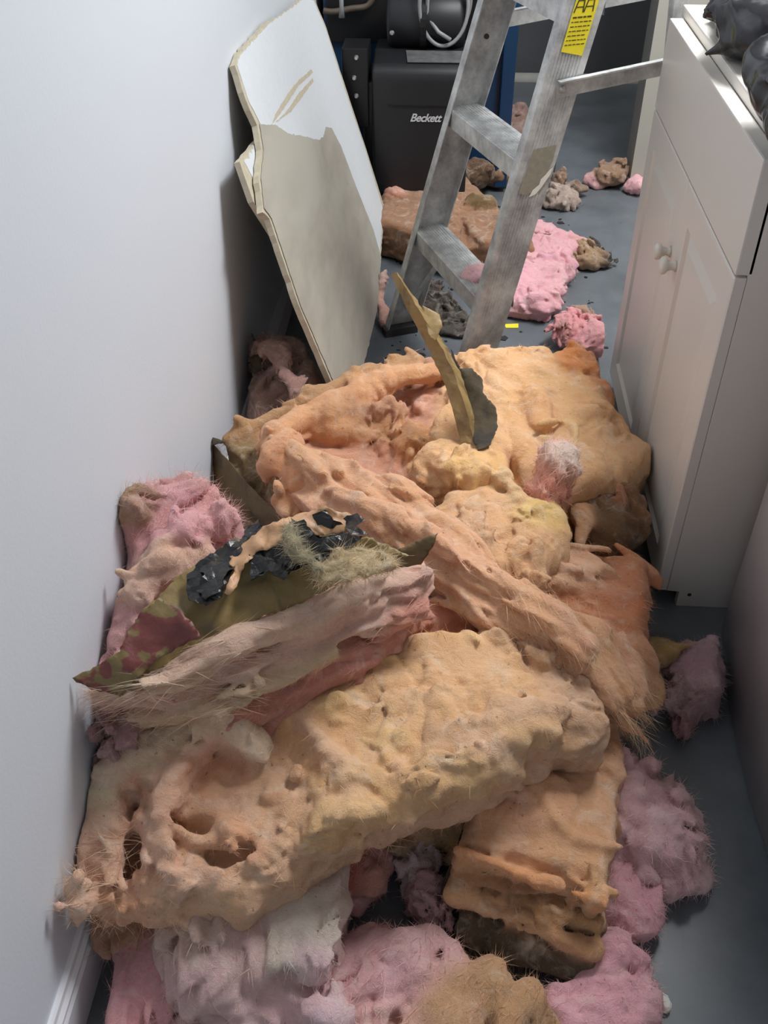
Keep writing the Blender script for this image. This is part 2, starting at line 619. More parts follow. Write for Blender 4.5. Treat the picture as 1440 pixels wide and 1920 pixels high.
def make_ladder():
    t = empty('stepladder', tuple(LC), 'open aluminium stepladder with a yellow label, standing behind the insulation pile', 'ladder')
    RW = 0.088
    for s in (-1, 1):
        bm = bmesh.new()
        inn = -s   # the channel opens to the inside
        # web (outer plate), with shallow ribs, and two flanges
        z0, z1 = 0.012, LTOP
        a0, a1 = lad(s, z0), lad(s, z1)
        dirv = a1 - a0

        def sec(p):
            ribs = []
            nr = 9
            for k in range(nr):
                v0 = RW * (0.12 + 0.76 * k / nr)
                v1 = v0 + RW * 0.76 / nr * 0.5
                ribs += [(v0, 0.0), (v0 + 0.0008, -0.0016), (v1, -0.0016), (v1 + 0.0008, 0.0)]
            out = [(0, 0.0)] + ribs + [(RW, 0.0), (RW, 0.028), (RW - 0.0025, 0.028), (RW - 0.0025, 0.0028), (0.0025, 0.0028), (0.0025, 0.028), (0, 0.028)]
            return [p + LV * v + LU * inn * u for v, u in out]
        A, B = sec(a0), sec(a1)
        va = [bm.verts.new(tuple(p)) for p in A]
        vb = [bm.verts.new(tuple(p)) for p in B]
        n = len(va)
        for k in range(n):
            bm.faces.new((va[k], va[(k + 1) % n], vb[(k + 1) % n], vb[k]))
        r = bm_obj('side_rail', bm, ALU, t)
        # foot
        bm = bmesh.new()
        f0 = lad(s, 0, -0.004)
        prism(bm, [f0, f0 + LV * (RW + 0.008), f0 + LV * (RW + 0.008) + LU * inn * 0.034, f0 + LU * inn * 0.034], ZA * 0.022)
        bm_obj('rubber_foot', bm, RUB, r)
        # rivets and bolt holes on the rail
        for z in ((0.305, 0.61, 0.915) if s < 0 else ()):
            pass
        if s > 0:
            bm = bmesh.new()
            q = lad(1, 0.765, RW * 0.55) - LU * 0.0035
            tube_bm(bm, [q, q - LU * 0.004], 0.006, 12)
            bm_obj('bolt', bm, RUB, r)
    for k in range(1, 7):
        z = 0.305 * k
        bm = bmesh.new()
        p0, p1 = lad(-1, z, 0.001, 0.003), lad(1, z, 0.001, -0.003)
        D = 0.088
        th = 0.002
        prof = [(0, -0.044), (0, -0.002), (0.002, 0)]
        for j in range(10):
            v = 0.006 + j * (D - 0.014) / 10
            prof += [(v, 0), (v + 0.001, 0.0012), (v + 0.0035, 0.0012), (v + 0.0045, 0)]
        prof += [(D - 0.002, 0), (D, -0.002), (D, -0.03), (D - th, -0.03), (D - th, -th), (th, -th), (th, -0.044)]
        va = [bm.verts.new(tuple(p0 + LV * v + ZA * w)) for v, w in prof]
        vb = [bm.verts.new(tuple(p1 + LV * v + ZA * w)) for v, w in prof]
        n = len(va)
        for i in range(n):
            bm.faces.new((va[i], va[(i + 1) % n], vb[(i + 1) % n], vb[i]))
        bm_obj('step', bm, ALU, t)
    # knee braces under the bottom step
    for s in (-1, 1):
        bm = bmesh.new()
        a = lad(s, 0.07, 0.05, -s * 0.012)
        c = LC + s * 0.10 * LU + LV * (0.305 * LEAN + 0.05) + ZA * 0.285
        beam(bm, a, c, 0.018, LV, 0.004, ZA)
        bm_obj('knee_brace', bm, ALU, t)
    # back legs, cross bars between them, spreaders
    for s in (-1, 1):
        bm = bmesh.new()
        beam(bm, back(s, 0.01), back(s, LTOP), 0.045, LV, 0.022, LU)
        r = bm_obj('back_leg', bm, ALU, t, bevel=0.002, seg=1)
        bm = bmesh.new()
        beam(bm, back(s, 0), back(s, 0.03), 0.052, LV, 0.03, LU)
        bm_obj('rubber_foot', bm, RUB, r)
    for z in (0.36, 1.0, 1.6):
        bm = bmesh.new()
        beam(bm, back(-1, z, 0.024), back(1, z, 0.024), 0.03, ZA, 0.004, LV)
        bm_obj('cross_bar', bm, ALU, t)
    for s in (-1, 1):
        zz = 0.755 if s < 0 else 0.79
        a = lad(s, zz, 0.045, s * 0.004)
        c = back(s, zz + 0.045, 0.01, s * 0.014)
        a2 = a - LV * 0.012
        bm = bmesh.new()
        dd = c - a
        # angle-section bar: face plate and top lip
        prism(bm, [a2 - ZA * 0.017, a2 + ZA * 0.017, a2 + ZA * 0.017 + LU * s * 0.003, a2 - ZA * 0.017 + LU * s * 0.003], dd)
        prism(bm, [a2 + ZA * 0.015, a2 + ZA * 0.018, a2 + ZA * 0.018 + LU * s * 0.014, a2 + ZA * 0.015 + LU * s * 0.014], dd)
        sp = bm_obj('spreader_bar', bm, ALU, t)
        bm = bmesh.new()
        q = a + LU * s * 0.003
        tube_bm(bm, [q, q + LU * s * 0.003, q + LU * s * 0.005], [0.008, 0.007, 0.003], 14)
        bm_obj('rivet', bm, STEEL, sp)
    bm = bmesh.new()
    tc_ = LC + LV * (LTOP * LEAN + 0.06) + ZA * (LTOP + 0.012)
    beam(bm, tc_ - LU * 0.19, tc_ + LU * 0.19, 0.2, LV, 0.03, ZA)
    bm_obj('top_cap', bm, ALU, t, bevel=0.006)

    # yellow warning label on the near rail, with pictograms and lines of print
    rail_dir = lad(-1, 1.0) - lad(-1, 0.0)
    rail_dir /= np.linalg.norm(rail_dir)

    def on_rail(z, v, lift=0.0022):
        return lad(-1, 0) + rail_dir * z + LV * v - LU * lift
    ZL0, ZL1 = 0.855, 1.12
    bm = bmesh.new()
    prism(bm, [on_rail(ZL0, 0.018), on_rail(ZL0 - 0.012, 0.070), on_rail(ZL1, 0.070), on_rail(ZL1, 0.018)], -LU * 0.0005)
    lb = bm_obj('warning_label', bm, YEL, t)
    bm = bmesh.new()

    def stroke(za, va_, zb, vb_, w=0.002):
        a, c = on_rail(za, va_, 0.0029), on_rail(zb, vb_, 0.0029)
        d = c - a
        d /= np.linalg.norm(d)
        sd = np.cross(d, LU)
        prism(bm, [a - sd * w / 2, a + sd * w / 2, c + sd * w / 2, c - sd * w / 2], -LU * 0.0003)
    rr = random.Random(3)
    for row in range(7):       # lines of small print
        z = ZL0 + 0.012 + row * 0.0085
        v = 0.022
        while v < 0.062:
            w = rr.uniform(0.004, 0.011)
            stroke(z, v, z, min(v + w, 0.066), 0.0028 if row in (6, 7) else 0.0016)
            v += w + 0.002
    for c0 in (0.032, 0.054):  # the two little ladder pictograms
        z = ZL0 + 0.072
        stroke(z, c0 - 0.011, z + 0.055, c0 - 0.003, 0.0028)
        stroke(z, c0 + 0.009, z + 0.055, c0 + 0.001, 0.0028)
        for q in range(4):
            stroke(z + 0.010 + q * 0.012, c0 - 0.008 + q * 0.0015, z + 0.010 + q * 0.012, c0 + 0.007 - q * 0.0015, 0.002)
    bm_obj('print', bm, INK, lb)
    # torn remains of an old sticker
    bm = bmesh.new()
    zz = 0.66
    pts = [(0, .022), (.004, .075), (-.03, .078), (-.06, .072), (-.085, .077), (-.098, .068), (-.094, .05), (-.1, .035), (-.092, .016), (-.05, .021), (-.02, .02)]
    prism(bm, [on_rail(zz + a, v, 0.0020) for a, v in pts], -LU * 0.0004)
    st = bm_obj('sticker_residue', bm, GLUE, t)
    bm = bmesh.new()
    pts = [(-.05, .076), (-.045, .083), (-.06, .082), (-.085, .07), (-.1, .06), (-.105, .045), (-.09, .05), (-.08, .062), (-.068, .062), (-.06, .07)]
    prism(bm, [on_rail(zz + a, v, 0.0026) for a, v in pts], -LU * 0.0006)
    bm_obj('torn_paper', bm, PAPER_W, st)
    return t


make_ladder()

# ------------------------------------------------------------------ boiler, burner, controls, hose
BLUE = simple_mat('boiler_blue', (16, 52, 84), 0.35, noise=0.2, nscale=12)
BLACK = simple_mat('burner_black', (28, 28, 31), 0.48, noise=0.2, nscale=25)
BLACK2 = simple_mat('control_black', (15, 15, 17), 0.4)
SCUFF = simple_mat('scuffed_grey', (92, 92, 92), 0.7, noise=0.85, nscale=38)
HOSE_M = simple_mat('hose_grey', (140, 140, 142), 0.45)
PIPE_M = simple_mat('pipe_white', (190, 188, 180), 0.5, noise=0.2, nscale=20)
COPPER = simple_mat('pipe_brown', (104, 92, 80), 0.5, metal=0.3)
TXT = simple_mat('logo_silver', (200, 200, 200), 0.4)


def make_boiler():
    t = empty('boiler', (-0.1, 3.5, 0), 'dark blue boiler against the back wall behind the stepladder', 'boiler')
    box_obj('jacket', (-0.435, 3.50, 0.02), (0.205, 4.25, 1.2), BLUE, t, bevel=0.008)
    box_obj('side_panel', (0.17, 3.47, 0.02), (0.215, 3.51, 1.2), BLUE, t, bevel=0.004)
    box_obj('base', (-0.42, 3.52, 0), (0.19, 4.2, 0.05), BLACK2, t)
    box_obj('front_panel', (-0.42, 3.485, 0.5), (0.16, 3.503, 1.15), BLACK2, t, bevel=0.003)
    # pipe work across the front
    bm = bmesh.new()
    pts = smooth_path([np.array([-0.43, 3.47, P(600, 20, y=3.47)[2]]), P(625, 22, y=3.47), P(660, 16, y=3.47), P(690, 10, y=3.47), P(706, -20, y=3.47)], 6)
    tube_bm(bm, pts, 0.010, 10)
    bm_obj('pipe', bm, COPPER, t, smooth=True)
    bm = bmesh.new()
    a = P(641, 33, y=3.41)
    tube_bm(bm, [a + ZA * 0.09, a + ZA * 0.03, a], [0.007, 0.007, 0.010], 8)
    bm_obj('valve', bm, HOSE_M, t, smooth=True)
    return t


make_boiler()


def make_burner():
    t = empty('oil_burner', (-0.07, 3.2, 0), 'black oil burner with a silver script logo, in front of the blue boiler', 'burner')
    yf = 3.14
    l, r = P(697, 200, y=yf)[0], P(880, 200, y=yf)[0]
    zt, zb = P(780, 128, y=yf)[2], 0.10
    # hood: side profile (y, z) with a rounded shoulder sloping back
    prof = [(yf + 0.01, zb), (yf, zb + 0.02), (yf, zt - 0.03), (yf + 0.008, zt - 0.008), (yf + 0.03, zt + 0.004), (yf + 0.15, zt + 0.012), (yf + 0.30, zt + 0.012), (yf + 0.30, zb)]
    bm = bmesh.new()
    prism(bm, [(l, y, z) for y, z in prof], (r - l, 0, 0))
    bm_obj('hood', bm, BLACK, t, bevel=0.012, seg=3, smooth=True)
    bm = bmesh.new()   # narrower wing on the left of the hood
    bx(bm, (l - 0.03, yf + 0.03, zb), (l + 0.02, yf + 0.25, zt - 0.05))
    bm_obj('side_cover', bm, BLACK, t, bevel=0.012)
    bm = bmesh.new()
    bx(bm, (l + 0.05, yf - 0.002, zt - 0.115), (r - 0.03, yf + 0.01, zt - 0.11))
    bm_obj('seam', bm, BLACK2, t)
    # scuffed top plate
    bm = bmesh.new()
    q = [(l + 0.11, yf + 0.035, zt + 0.007), (r - 0.002, yf + 0.035, zt + 0.007), (r - 0.002, yf + 0.14, zt + 0.014), (l + 0.10, yf + 0.14, zt + 0.014)]
    prism(bm, q, (0, 0, 0.002))
    bm_obj('top_plate', bm, SCUFF, t)
    # motor dome behind
    c = np.array([(l + r) / 2 + 0.01, yf + 0.235, zt + 0.085])
    bm = bmesh.new()
    tube_bm(bm, [c + np.array([x, 0, 0]) for x in (-0.13, -0.125, -0.11, 0.10, 0.12, 0.125)], [0.03, 0.075, 0.088, 0.088, 0.075, 0.03], 28)
    bm_obj('motor', bm, BLACK, t, smooth=True)
    bm = bmesh.new()
    tube_bm(bm, [c + np.array([x, -0.01, 0]) for x in (-0.02, 0.0)], 0.094, 28)
    bm_obj('motor_band', bm, BLACK2, t, smooth=False)
    # control box on the left with screws
    a, d = P(640, 90, y=yf + 0.02), P(692, 240, y=yf + 0.02)
    box_obj('control_box', (a[0], yf + 0.02, d[2]), (d[0], yf + 0.14, a[2]), BLACK2, t, bevel=0.004)
    for (px, py) in ((668, 108), (664, 146), (668, 180)):
        bm = bmesh.new()
        q = P(px, py, y=yf + 0.02)
        tube_bm(bm, [q, q - np.array([0, 0.008, 0])], [0.008, 0.005], 10)
        bm_obj('screw', bm, STEEL, t)
    bm = bmesh.new()
    q = P(735, 62, y=yf + 0.10)
    tube_bm(bm, [q, q - np.array([0, 0.008, 0])], [0.008, 0.004], 10)
    bm_obj('nut', bm, STEEL, t)
    box_obj('foot', (l + 0.02, yf + 0.05, 0), (r - 0.02, yf + 0.25, zb + 0.01), BLACK2, t)
    # logo
    cu = bpy.data.curves.new('logo', 'FONT')
    cu.body = 'Beckett'
    cu.size = 0.034
    cu.shear = 0.35
    cu.extrude = 0.0006
    cu.offset = 0.0006
    cu.space_character = 0.92
    cu.align_x = 'CENTER'
    tmp = bpy.data.objects.new('logo_outline', cu)
    COL.objects.link(tmp)
    bpy.context.view_layer.update()
    me = bpy.data.meshes.new_from_object(tmp.evaluated_get(bpy.context.evaluated_depsgraph_get()))
    bpy.data.objects.remove(tmp)
    me.materials.clear()
    me.materials.append(TXT)
    o = bpy.data.objects.new('logo', me)
    COL.objects.link(o)
    o.parent = t
    q = P(797, 228, y=yf - 0.0015)
    o.location = Vector(q) - Vector(t.location)
    o.rotation_euler = (math.pi / 2, 0, 0)


make_burner()

bm = bmesh.new()
cc = P(838, -2, y=3.36)
pts = []
for k in range(0, 150):
    a = k / 150 * 2 * math.pi * 3.3 + 0.6
    rr_ = 0.088 - 0.016 * math.sin(k * 0.075) - 0.006 * (k / 150)
    pts.append(cc + np.array([math.cos(a) * rr_ * 0.82, -0.05 + 0.03 * math.sin(k * 0.07), math.sin(a) * rr_ * 1.25]))
pts += [P(800, 30, y=3.30), P(822, 60, y=3.28), P(845, 75, y=3.27)]
tube_bm(bm, pts, 0.0062, 8)
tag(bm_obj('coiled_hose', bm, HOSE_M, None, tuple(cc), smooth=True), 'coiled grey plastic hose hanging over the black burner', 'hose')

bm = bmesh.new()
pz = P(1000, 152, y=4.88)
tube_bm(bm, [(0.2, 4.88, pz[2]), (0.66, 4.88, pz[2]), (1.49, 4.88, pz[2])], 0.036, 20)
tag(bm_obj('drain_pipe', bm, PIPE_M, None, (0.2, 4.88, pz[2]), smooth=True), 'white horizontal drain pipe low along the back wall', 'pipe')

# ------------------------------------------------------------------ sculpting glass wool: signed distances -> surface nets
def _norm(v):
    return v / (np.linalg.norm(v, axis=-1, keepdims=True) + 1e-12)


class Slab:
    """rows: (px1,py1,px2,py2, top height) two edges of the top surface; H thickness"""
    def __init__(s, rows, H, rnd=0.02, col=(230, 180, 130), k=0.015, z2=None, sub=False):
        A = np.array([P(r[0], r[1], z=r[4]) for r in rows])
        B = np.array([P(r[2], r[3], z=(r[5] if len(r) > 5 else r[4])) for r in rows])
        s.c = (A + B) / 2
        s.W = np.linalg.norm(B - A, axis=1) / 2
        s.S = _norm(B - A)
        s.H = (np.full(len(rows), H, float) if not hasattr(H, '__len__') else np.array(H, float)) / 2
        s.rnd, s.col, s.k, s.sub = rnd, col, k, sub
        s._down()

    def _down(s):
        T = np.gradient(s.c, axis=0)
        T = _norm(T)
        Nn = _norm(np.cross(s.S, T))
        Nn[Nn[:, 2] < 0] *= -1
        s.c = s.c - Nn * s.H[:, None]

    def bounds(s):
        r = max(s.W.max(), s.H.max())
        R = np.maximum(s.W, s.H)[:, None]
        return (s.c - R).min(0), (s.c + R).max(0)

    def d(s, p):
        best = None
        for i in range(len(s.c) - 1):
            a, b = s.c[i], s.c[i + 1]
            ab = b - a
            t = np.clip(((p - a) @ ab) / (ab @ ab), 0, 1)
            T = ab / np.linalg.norm(ab)
            S = s.S[i][None] * (1 - t)[:, None] + s.S[i + 1][None] * t[:, None]
            S = S - (S @ T)[:, None] * T
            S /= np.linalg.norm(S, axis=1)[:, None] + 1e-9
            Nn = np.cross(S, T)
            dl = p - (a + t[:, None] * ab)
            u = np.abs((dl * S).sum(1))
            v = np.abs((dl * Nn).sum(1))
            l = np.abs(dl @ T)
            W = s.W[i] * (1 - t) + s.W[i + 1] * t
            H = s.H[i] * (1 - t) + s.H[i + 1] * t
            r = np.minimum(s.rnd, np.minimum(W, H) * 0.98)
            qx, qy = u - (W - r), v - (H - r)
            l = np.where(l < 1e-6, 0, l)
            dd = np.sqrt(np.maximum(qx, 0) ** 2 + np.maximum(qy, 0) ** 2 + l ** 2) + np.minimum(np.maximum(qx, qy), 0) - r
            best = dd if best is None else np.minimum(best, dd)
        return best


class Blob:
    """ellipsoid; c = (px,py,z of the centre), r radii in metres, rot about z"""
    def __init__(s, c, r, rot=0.0, col=(230, 180, 130), k=0.02, sub=False, world=False, tilt=0.0):
        s.c = np.array(c, float) if world else P(c[0], c[1], z=c[2])
        s.r = np.array(r if hasattr(r, '__len__') else (r, r, r), float)
        s.col, s.k, s.sub = col, k, sub
        cz, sz = math.cos(rot), math.sin(rot)
        R = np.array([[cz, -sz, 0], [sz, cz, 0], [0, 0, 1.]])
        ct, st = math.cos(tilt), math.sin(tilt)
        s.R = R @ np.array([[1, 0, 0], [0, ct, -st], [0, st, ct]])

    def bounds(s):
        m = s.r.max()
        return s.c - m, s.c + m

    def d(s, p):
        q = (p - s.c) @ s.R
        k0 = np.linalg.norm(q / s.r, axis=1)
        k1 = np.linalg.norm(q / (s.r ** 2), axis=1) + 1e-9
        return k0 * (k0 - 1) / k1


class Rope:
    """chain of spheres: pts (px,py,z,r)"""
    def __init__(s, pts, col=(230, 180, 130), k=0.012, sub=False, world=False):
        s.c = np.array([(a[:3] if world else P(a[0], a[1], z=a[2])) for a in pts])
        s.r = np.array([a[3] for a in pts], float)
        s.col, s.k, s.sub = col, k, sub

    def bounds(s):
        return (s.c - s.r[:, None]).min(0), (s.c + s.r[:, None]).max(0)

    def d(s, p):
        best = None
        for i in range(len(s.c) - 1):
            a, ab = s.c[i], s.c[i + 1] - s.c[i]
            t = np.clip(((p - a) @ ab) / (ab @ ab), 0, 1)
            dd = np.linalg.norm(p - (a + t[:, None] * ab), axis=1) - (s.r[i] * (1 - t) + s.r[i + 1] * t)
            best = dd if best is None else np.minimum(best, dd)
        return best


def combine(prims, p):
    d = None
    for q in prims:
        if isinstance(q, Slab) or len(p) < 5000:
            e = q.d(p)
        else:
            bl, bh = q.bounds()
            m = ((p > bl - 0.07) & (p < bh + 0.07)).all(1)
            e = np.full(len(p), 0.07)
            if m.any():
                e[m] = q.d(p[m])
        if q.sub:
            if d is None:
                continue
            k = q.k
            h = np.clip(0.5 - 0.5 * (d + e) / k, 0, 1)
            d = d * (1 - h) + (-e) * h + k * h * (1 - h)
        elif d is None:
            d = e
        else:
            k = q.k
            h = np.clip(0.5 + 0.5 * (d - e) / k, 0, 1)
            d = d * (1 - h) + e * h - k * h * (1 - h)
    return d


def surface_nets(vol, org, h):
    ins = vol < 0
    nx, ny, nz = vol.shape
    c = np.zeros((nx - 1, ny - 1, nz - 1), np.int8)
    for a in (0, 1):
        for b_ in (0, 1):
            for e in (0, 1):
                c += ins[a:nx - 1 + a, b_:ny - 1 + b_, e:nz - 1 + e]
    act = (c > 0) & (c < 8)
    idx = np.full(act.shape, -1, np.int64)
    I = np.argwhere(act)
    idx[act] = np.arange(len(I))
    acc = np.zeros((len(I), 3))
    cnt = np.zeros(len(I))
    cor = [(a, b_, e) for a in (0, 1) for b_ in (0, 1) for e in (0, 1)]
    for i, ca in enumerate(cor):
        for cb in cor[i + 1:]:
            df = np.abs(np.array(ca) - np.array(cb)).sum()
            if df != 1:
                continue
            va = vol[I[:, 0] + ca[0], I[:, 1] + ca[1], I[:, 2] + ca[2]]
            vb = vol[I[:, 0] + cb[0], I[:, 1] + cb[1], I[:, 2] + cb[2]]
            m = (va < 0) != (vb < 0)
            t = np.where(m, va / np.where(m, va - vb, 1), 0)
            pt = np.array(ca)[None] + t[:, None] * (np.array(cb) - np.array(ca))[None]
            acc += np.where(m[:, None], pt, 0)
            cnt += m
    V = org + (I + acc / cnt[:, None]) * h
    quads = []
    for ax in range(3):
        s0 = [slice(None)] * 3
        s1 = [slice(None)] * 3
        s0[ax] = slice(0, -1)
        s1[ax] = slice(1, None)
        a, b_ = ins[tuple(s0)], ins[tuple(s1)]
        E = np.argwhere(a != b_)
        o1, o2 = [(1, 2), (2, 0), (0, 1)][ax]
        ok = (E[:, o1] > 0) & (E[:, o2] > 0) & (E[:, o1] < vol.shape[o1] - 1) & (E[:, o2] < vol.shape[o2] - 1)
        E = E[ok]
        flip = a[E[:, 0], E[:, 1], E[:, 2]]
        d1 = np.zeros(3, int); d1[o1] = 1
        d2 = np.zeros(3, int); d2[o2] = 1
        q = np.stack([idx[tuple((E - x).T)] for x in (d1 + d2, d2, d1 * 0, d1)], 1)
        q[~flip] = q[~flip][:, ::-1]
        quads.append(q)
    Q = np.concatenate(quads)
    Q = Q[(Q >= 0).all(1)]
    return V, Q


def vnormals(V, Q):
    n = np.cross(V[Q[:, 2]] - V[Q[:, 0]], V[Q[:, 3]] - V[Q[:, 1]])
    N_ = np.zeros_like(V)
    for k in range(4):
        np.add.at(N_, Q[:, k], n)
    return _norm(N_)


def strands(V, Nn, C, n, length, flow=None, lift=0.15, wid=0.0004, seed=1, spread=0.6, droop=0.25, mask=None, lighten=1.12):
    """thin tapering fibres standing off the surface, swept along flow"""
    rs = np.random.RandomState(seed)
    pool = np.arange(len(V)) if mask is None else np.nonzero(mask)[0]
    if len(pool) == 0:
        return np.zeros((0, 3)), np.zeros((0, 4), int), np.zeros((0, 3))
    ii = pool[rs.randint(0, len(pool), n)]
    p, nn = V[ii], Nn[ii]
    if flow is None:
        f = np.stack([perlin(p * 9 + 3.3), perlin(p * 9 + 17.7), perlin(p * 9 + 41.1)], 1) * 2
    else:
        f = np.repeat(np.array(flow, float)[None], n, 0) * rs.choice([-1, 1], n, p=[0.3, 0.7])[:, None]
    f = f + rs.normal(size=(n, 3)) * spread
    f = f - (f * nn).sum(1)[:, None] * nn
    d = _norm(_norm(f) + nn * (lift * rs.uniform(0.2, 1.8, n))[:, None])
    Lg = length * rs.uniform(0.35, 1.3, n)
    K = 4
    bend = rs.normal(size=(n, 3)) * 0.25
    side = _norm(np.cross(d, nn + rs.normal(size=(n, 3)) * 0.3))
    w = wid * rs.uniform(0.6, 1.4, n)
    pts = []
    cur = p - nn * 0.002
    dd = d.copy()
    for k in range(K):
        ww = w * (1 - k / (K - 1)) ** 0.7
        pts.append(np.stack([cur - side * ww[:, None], cur + side * ww[:, None]], 1))
        dd = _norm(dd + bend * 0.5 / K * 2 + np.array([0, 0, -droop / K]))
        cur = cur + dd * (Lg / (K - 1))[:, None]
        cur[:, 2] = np.maximum(cur[:, 2], 0.001)
    A = np.stack(pts, 1)            # n,K,2,3
    VV = A.reshape(-1, 3)
    VV[:, 0] = np.maximum(VV[:, 0], WALL_X + 0.001)
    base = (np.arange(n) * K * 2)[:, None, None]
    k = np.arange(K - 1)[None, :, None] * 2
    q = np.concatenate([base + k, base + k + 1, base + k + 3, base + k + 2], 2).reshape(-1, 4)
    cc_ = np.repeat(np.clip((C[ii] * 0.75 + 0.25 * np.array([0.86, 0.74, 0.60])) * lighten * rs.uniform(0.92, 1.1, n)[:, None], 0, 0.92), K * 2, 0)
    return VV, q, cc_


WOOLN = 0


def wool(name, label, prims, mat=None, h=0.0042, lump=(0.010, 14), crease=(0.006, 20), fine=(0.001, 85), grain=None, layer=0.0,
         hair=(1500, 0.025), hair_flow=None, hair_kw=None, xmin=WALL_X + 0.003, xmax=None, ymin=None, parent=None, seed=None, cat='insulation', group=None,
         extra_hair=(), cuts=(), z0=0.002, rag=1.0, tufts=(), sharp=False):
    """build one piece of glass wool; prims come in world space, the object's origin is put at the base of the piece"""
    global WOOLN
    prims = list(prims)
    WOOLN += 1
    seed = seed or WOOLN
    lo = np.min([q.bounds()[0] for q in prims if not q.sub], 0) - 0.035
    hi = np.max([q.bounds()[1] for q in prims if not q.sub], 0) + 0.035
    lo[2] = max(lo[2], -0.01)
    n = np.ceil((hi - lo) / h).astype(int) + 1
    n = ((n + 3) // 4) * 4 + 1
    cs = 4
    tuft_list = []
    if tufts:   # curls and puffs of loosened wool on the skin of the piece
        prims = list(prims)
        hc = 0.014
        axc = [np.arange(lo[i], hi[i] + hc, hc) for i in range(3)]
        Gc = np.stack(np.meshgrid(*axc, indexing='ij'), -1)
        vc = combine(prims, Gc.reshape(-1, 3)).reshape(Gc.shape[:3])
        Vc, Qc = surface_nets(vc, lo, hc)
        Nc = vnormals(Vc, Qc)
        nbase = list(prims)
        rs_ = np.random.RandomState(seed + 900)
        for tf in tufts:
            mk = (Nc[:, 2] > -0.2) & (Vc[:, 2] > 0.015)
            if 'mask' in tf:
                mk &= tf['mask'](Vc, Nc)
            pool = np.nonzero(mk)[0]
            if not len(pool):
                continue
            for _ in range(tf['n']):
                i0 = pool[rs_.randint(len(pool))]
                pt, nn_ = Vc[i0], Nc[i0]
                fl = np.array(tf.get('flow', rs_.normal(size=3)), float) + rs_.normal(size=3) * tf.get('spread', 0.7)
                fl = _norm(fl - nn_ * (fl @ nn_))
                sd = np.cross(fl, nn_)
                r_ = tf.get('r', 0.008) * rs_.uniform(0.6, 1.5)
                ln = tf.get('len', 0.05) * rs_.uniform(0.5, 1.4)
                cv = rs_.uniform(-1, 1) * 0.5
                chain = []
                for k_ in range(4):
                    f_ = k_ / 3 - 0.5
                    c_ = pt + fl * ln * f_ + sd * cv * ln * (f_ * f_ - 0.1) + nn_ * (r_ * (0.35 - 1.3 * abs(f_)) + tf.get('up', 0.0))
                    chain.append((*c_, r_ * (1.0 - 0.9 * abs(f_)) ))
                base_c = np.array(min(nbase, key=lambda q: (1 if q.sub else 0, q.d(pt[None])[0])).col, float)
                tuft_list.append(Rope(chain, tuple(np.clip(base_c * rs_.uniform(0.93, 1.06) + np.array([2, 2, 6]) * rs_.normal(), 20, 244)), k=tf.get('k', 0.010), world=True, sub=bool(tf.get('dent', 0) * 0.4 > rs_.rand())))
    ax = [lo[i] + h * np.arange(n[i]) for i in range(3)]
    cg = [a[::cs] for a in ax]
    G = np.stack(np.meshgrid(*cg, indexing='ij'), -1).reshape(-1, 3)
    dc = combine(prims, G).reshape([len(a) for a in cg])
    vol = np.repeat(np.repeat(np.repeat(dc, cs, 0), cs, 1), cs, 2)[:n[0], :n[1], :n[2]].astype(np.float32)
    near = np.abs(vol) < 0.04 + h * cs * 1.0
    I = np.argwhere(near)
    p = lo + I * h
    off = seed * 7.31
    # warp the space a little so that nothing keeps a straight edge
    wq = p * 7 + off
    warp = np.stack([perlin(wq), perlin(wq + 31.7), perlin(wq + 77.1)], 1) * lump[0] * 1.3
    pw = p + warp
    d = combine(prims, pw)
    if tuft_list:
        imap = np.full(n, -1, np.int32)
        imap[near] = np.arange(len(p))
        for q in tuft_list:
            bl, bh = q.bounds()
            i0 = np.clip(((bl - 0.035 - lo) / h).astype(int), 0, n)
            i1 = np.clip(((bh + 0.035 - lo) / h).astype(int) + 1, 0, n)
            ids = imap[i0[0]:i1[0], i0[1]:i1[1], i0[2]:i1[2]].ravel()
            ids = ids[ids >= 0]
            if not len(ids):
                continue
            e = q.d(p[ids] + 0.3 * warp[ids])
            k_ = q.k
            if q.sub:
                hh = np.clip(0.5 - 0.5 * (d[ids] + e) / k_, 0, 1)
                d[ids] = d[ids] * (1 - hh) - e * hh + k_ * hh * (1 - hh)
            else:
                hh = np.clip(0.5 + 0.5 * (d[ids] - e) / k_, 0, 1)
                d[ids] = d[ids] * (1 - hh) + e * hh - k_ * hh * (1 - hh)
    if grain is not None:
        g = np.array(grain, float)
        g /= np.linalg.norm(g)
        pg = p - 0.78 * (p @ g)[:, None] * g
    else:
        pg = p
    d = d - lump[0] * fbm(pg * lump[1] * 0.75 + off, 3, 0.42)
    # torn and puckered only in places, calm elsewhere
    rough = np.clip(0.25 + rag * (0.6 + 1.9 * perlin(p * 7.5 + off * 1.3)), 0.12, 1.6)
    rd = crease[0] * rough * (ridged((pg + warp * 4) * crease[1] * 0.8 + off, 2) - 1.0)
    d = d - rd if sharp else d + rd
    d = d - (fine[0] * 0.7) * (0.3 + 0.8 * rough) * fbm((pg + warp * 1.5) * 40 + off, 3, 0.62)
    if layer > 0:   # strata showing at the torn sides
        d = d - layer * perlin(np.stack([p[:, 0] * 9, p[:, 1] * 9, p[:, 2] * 75 + 3 * perlin(p * 6 + off)], 1))
    d = np.maximum(d, z0 - p[:, 2])
    d = np.maximum(d, xmin - p[:, 0])
    if xmax is not None:
        d = np.maximum(d, p[:, 0] - xmax)
    if ymin is not None:
        d = np.maximum(d, ymin - p[:, 1])
    for cfun in cuts:
        d = np.maximum(d, cfun(p))
    vol[near] = d
    vol[0] = vol[-1] = 1; vol[:, 0] = vol[:, -1] = 1; vol[:, :, 0] = vol[:, :, -1] = 1
    V, Q = surface_nets(vol, lo, h)
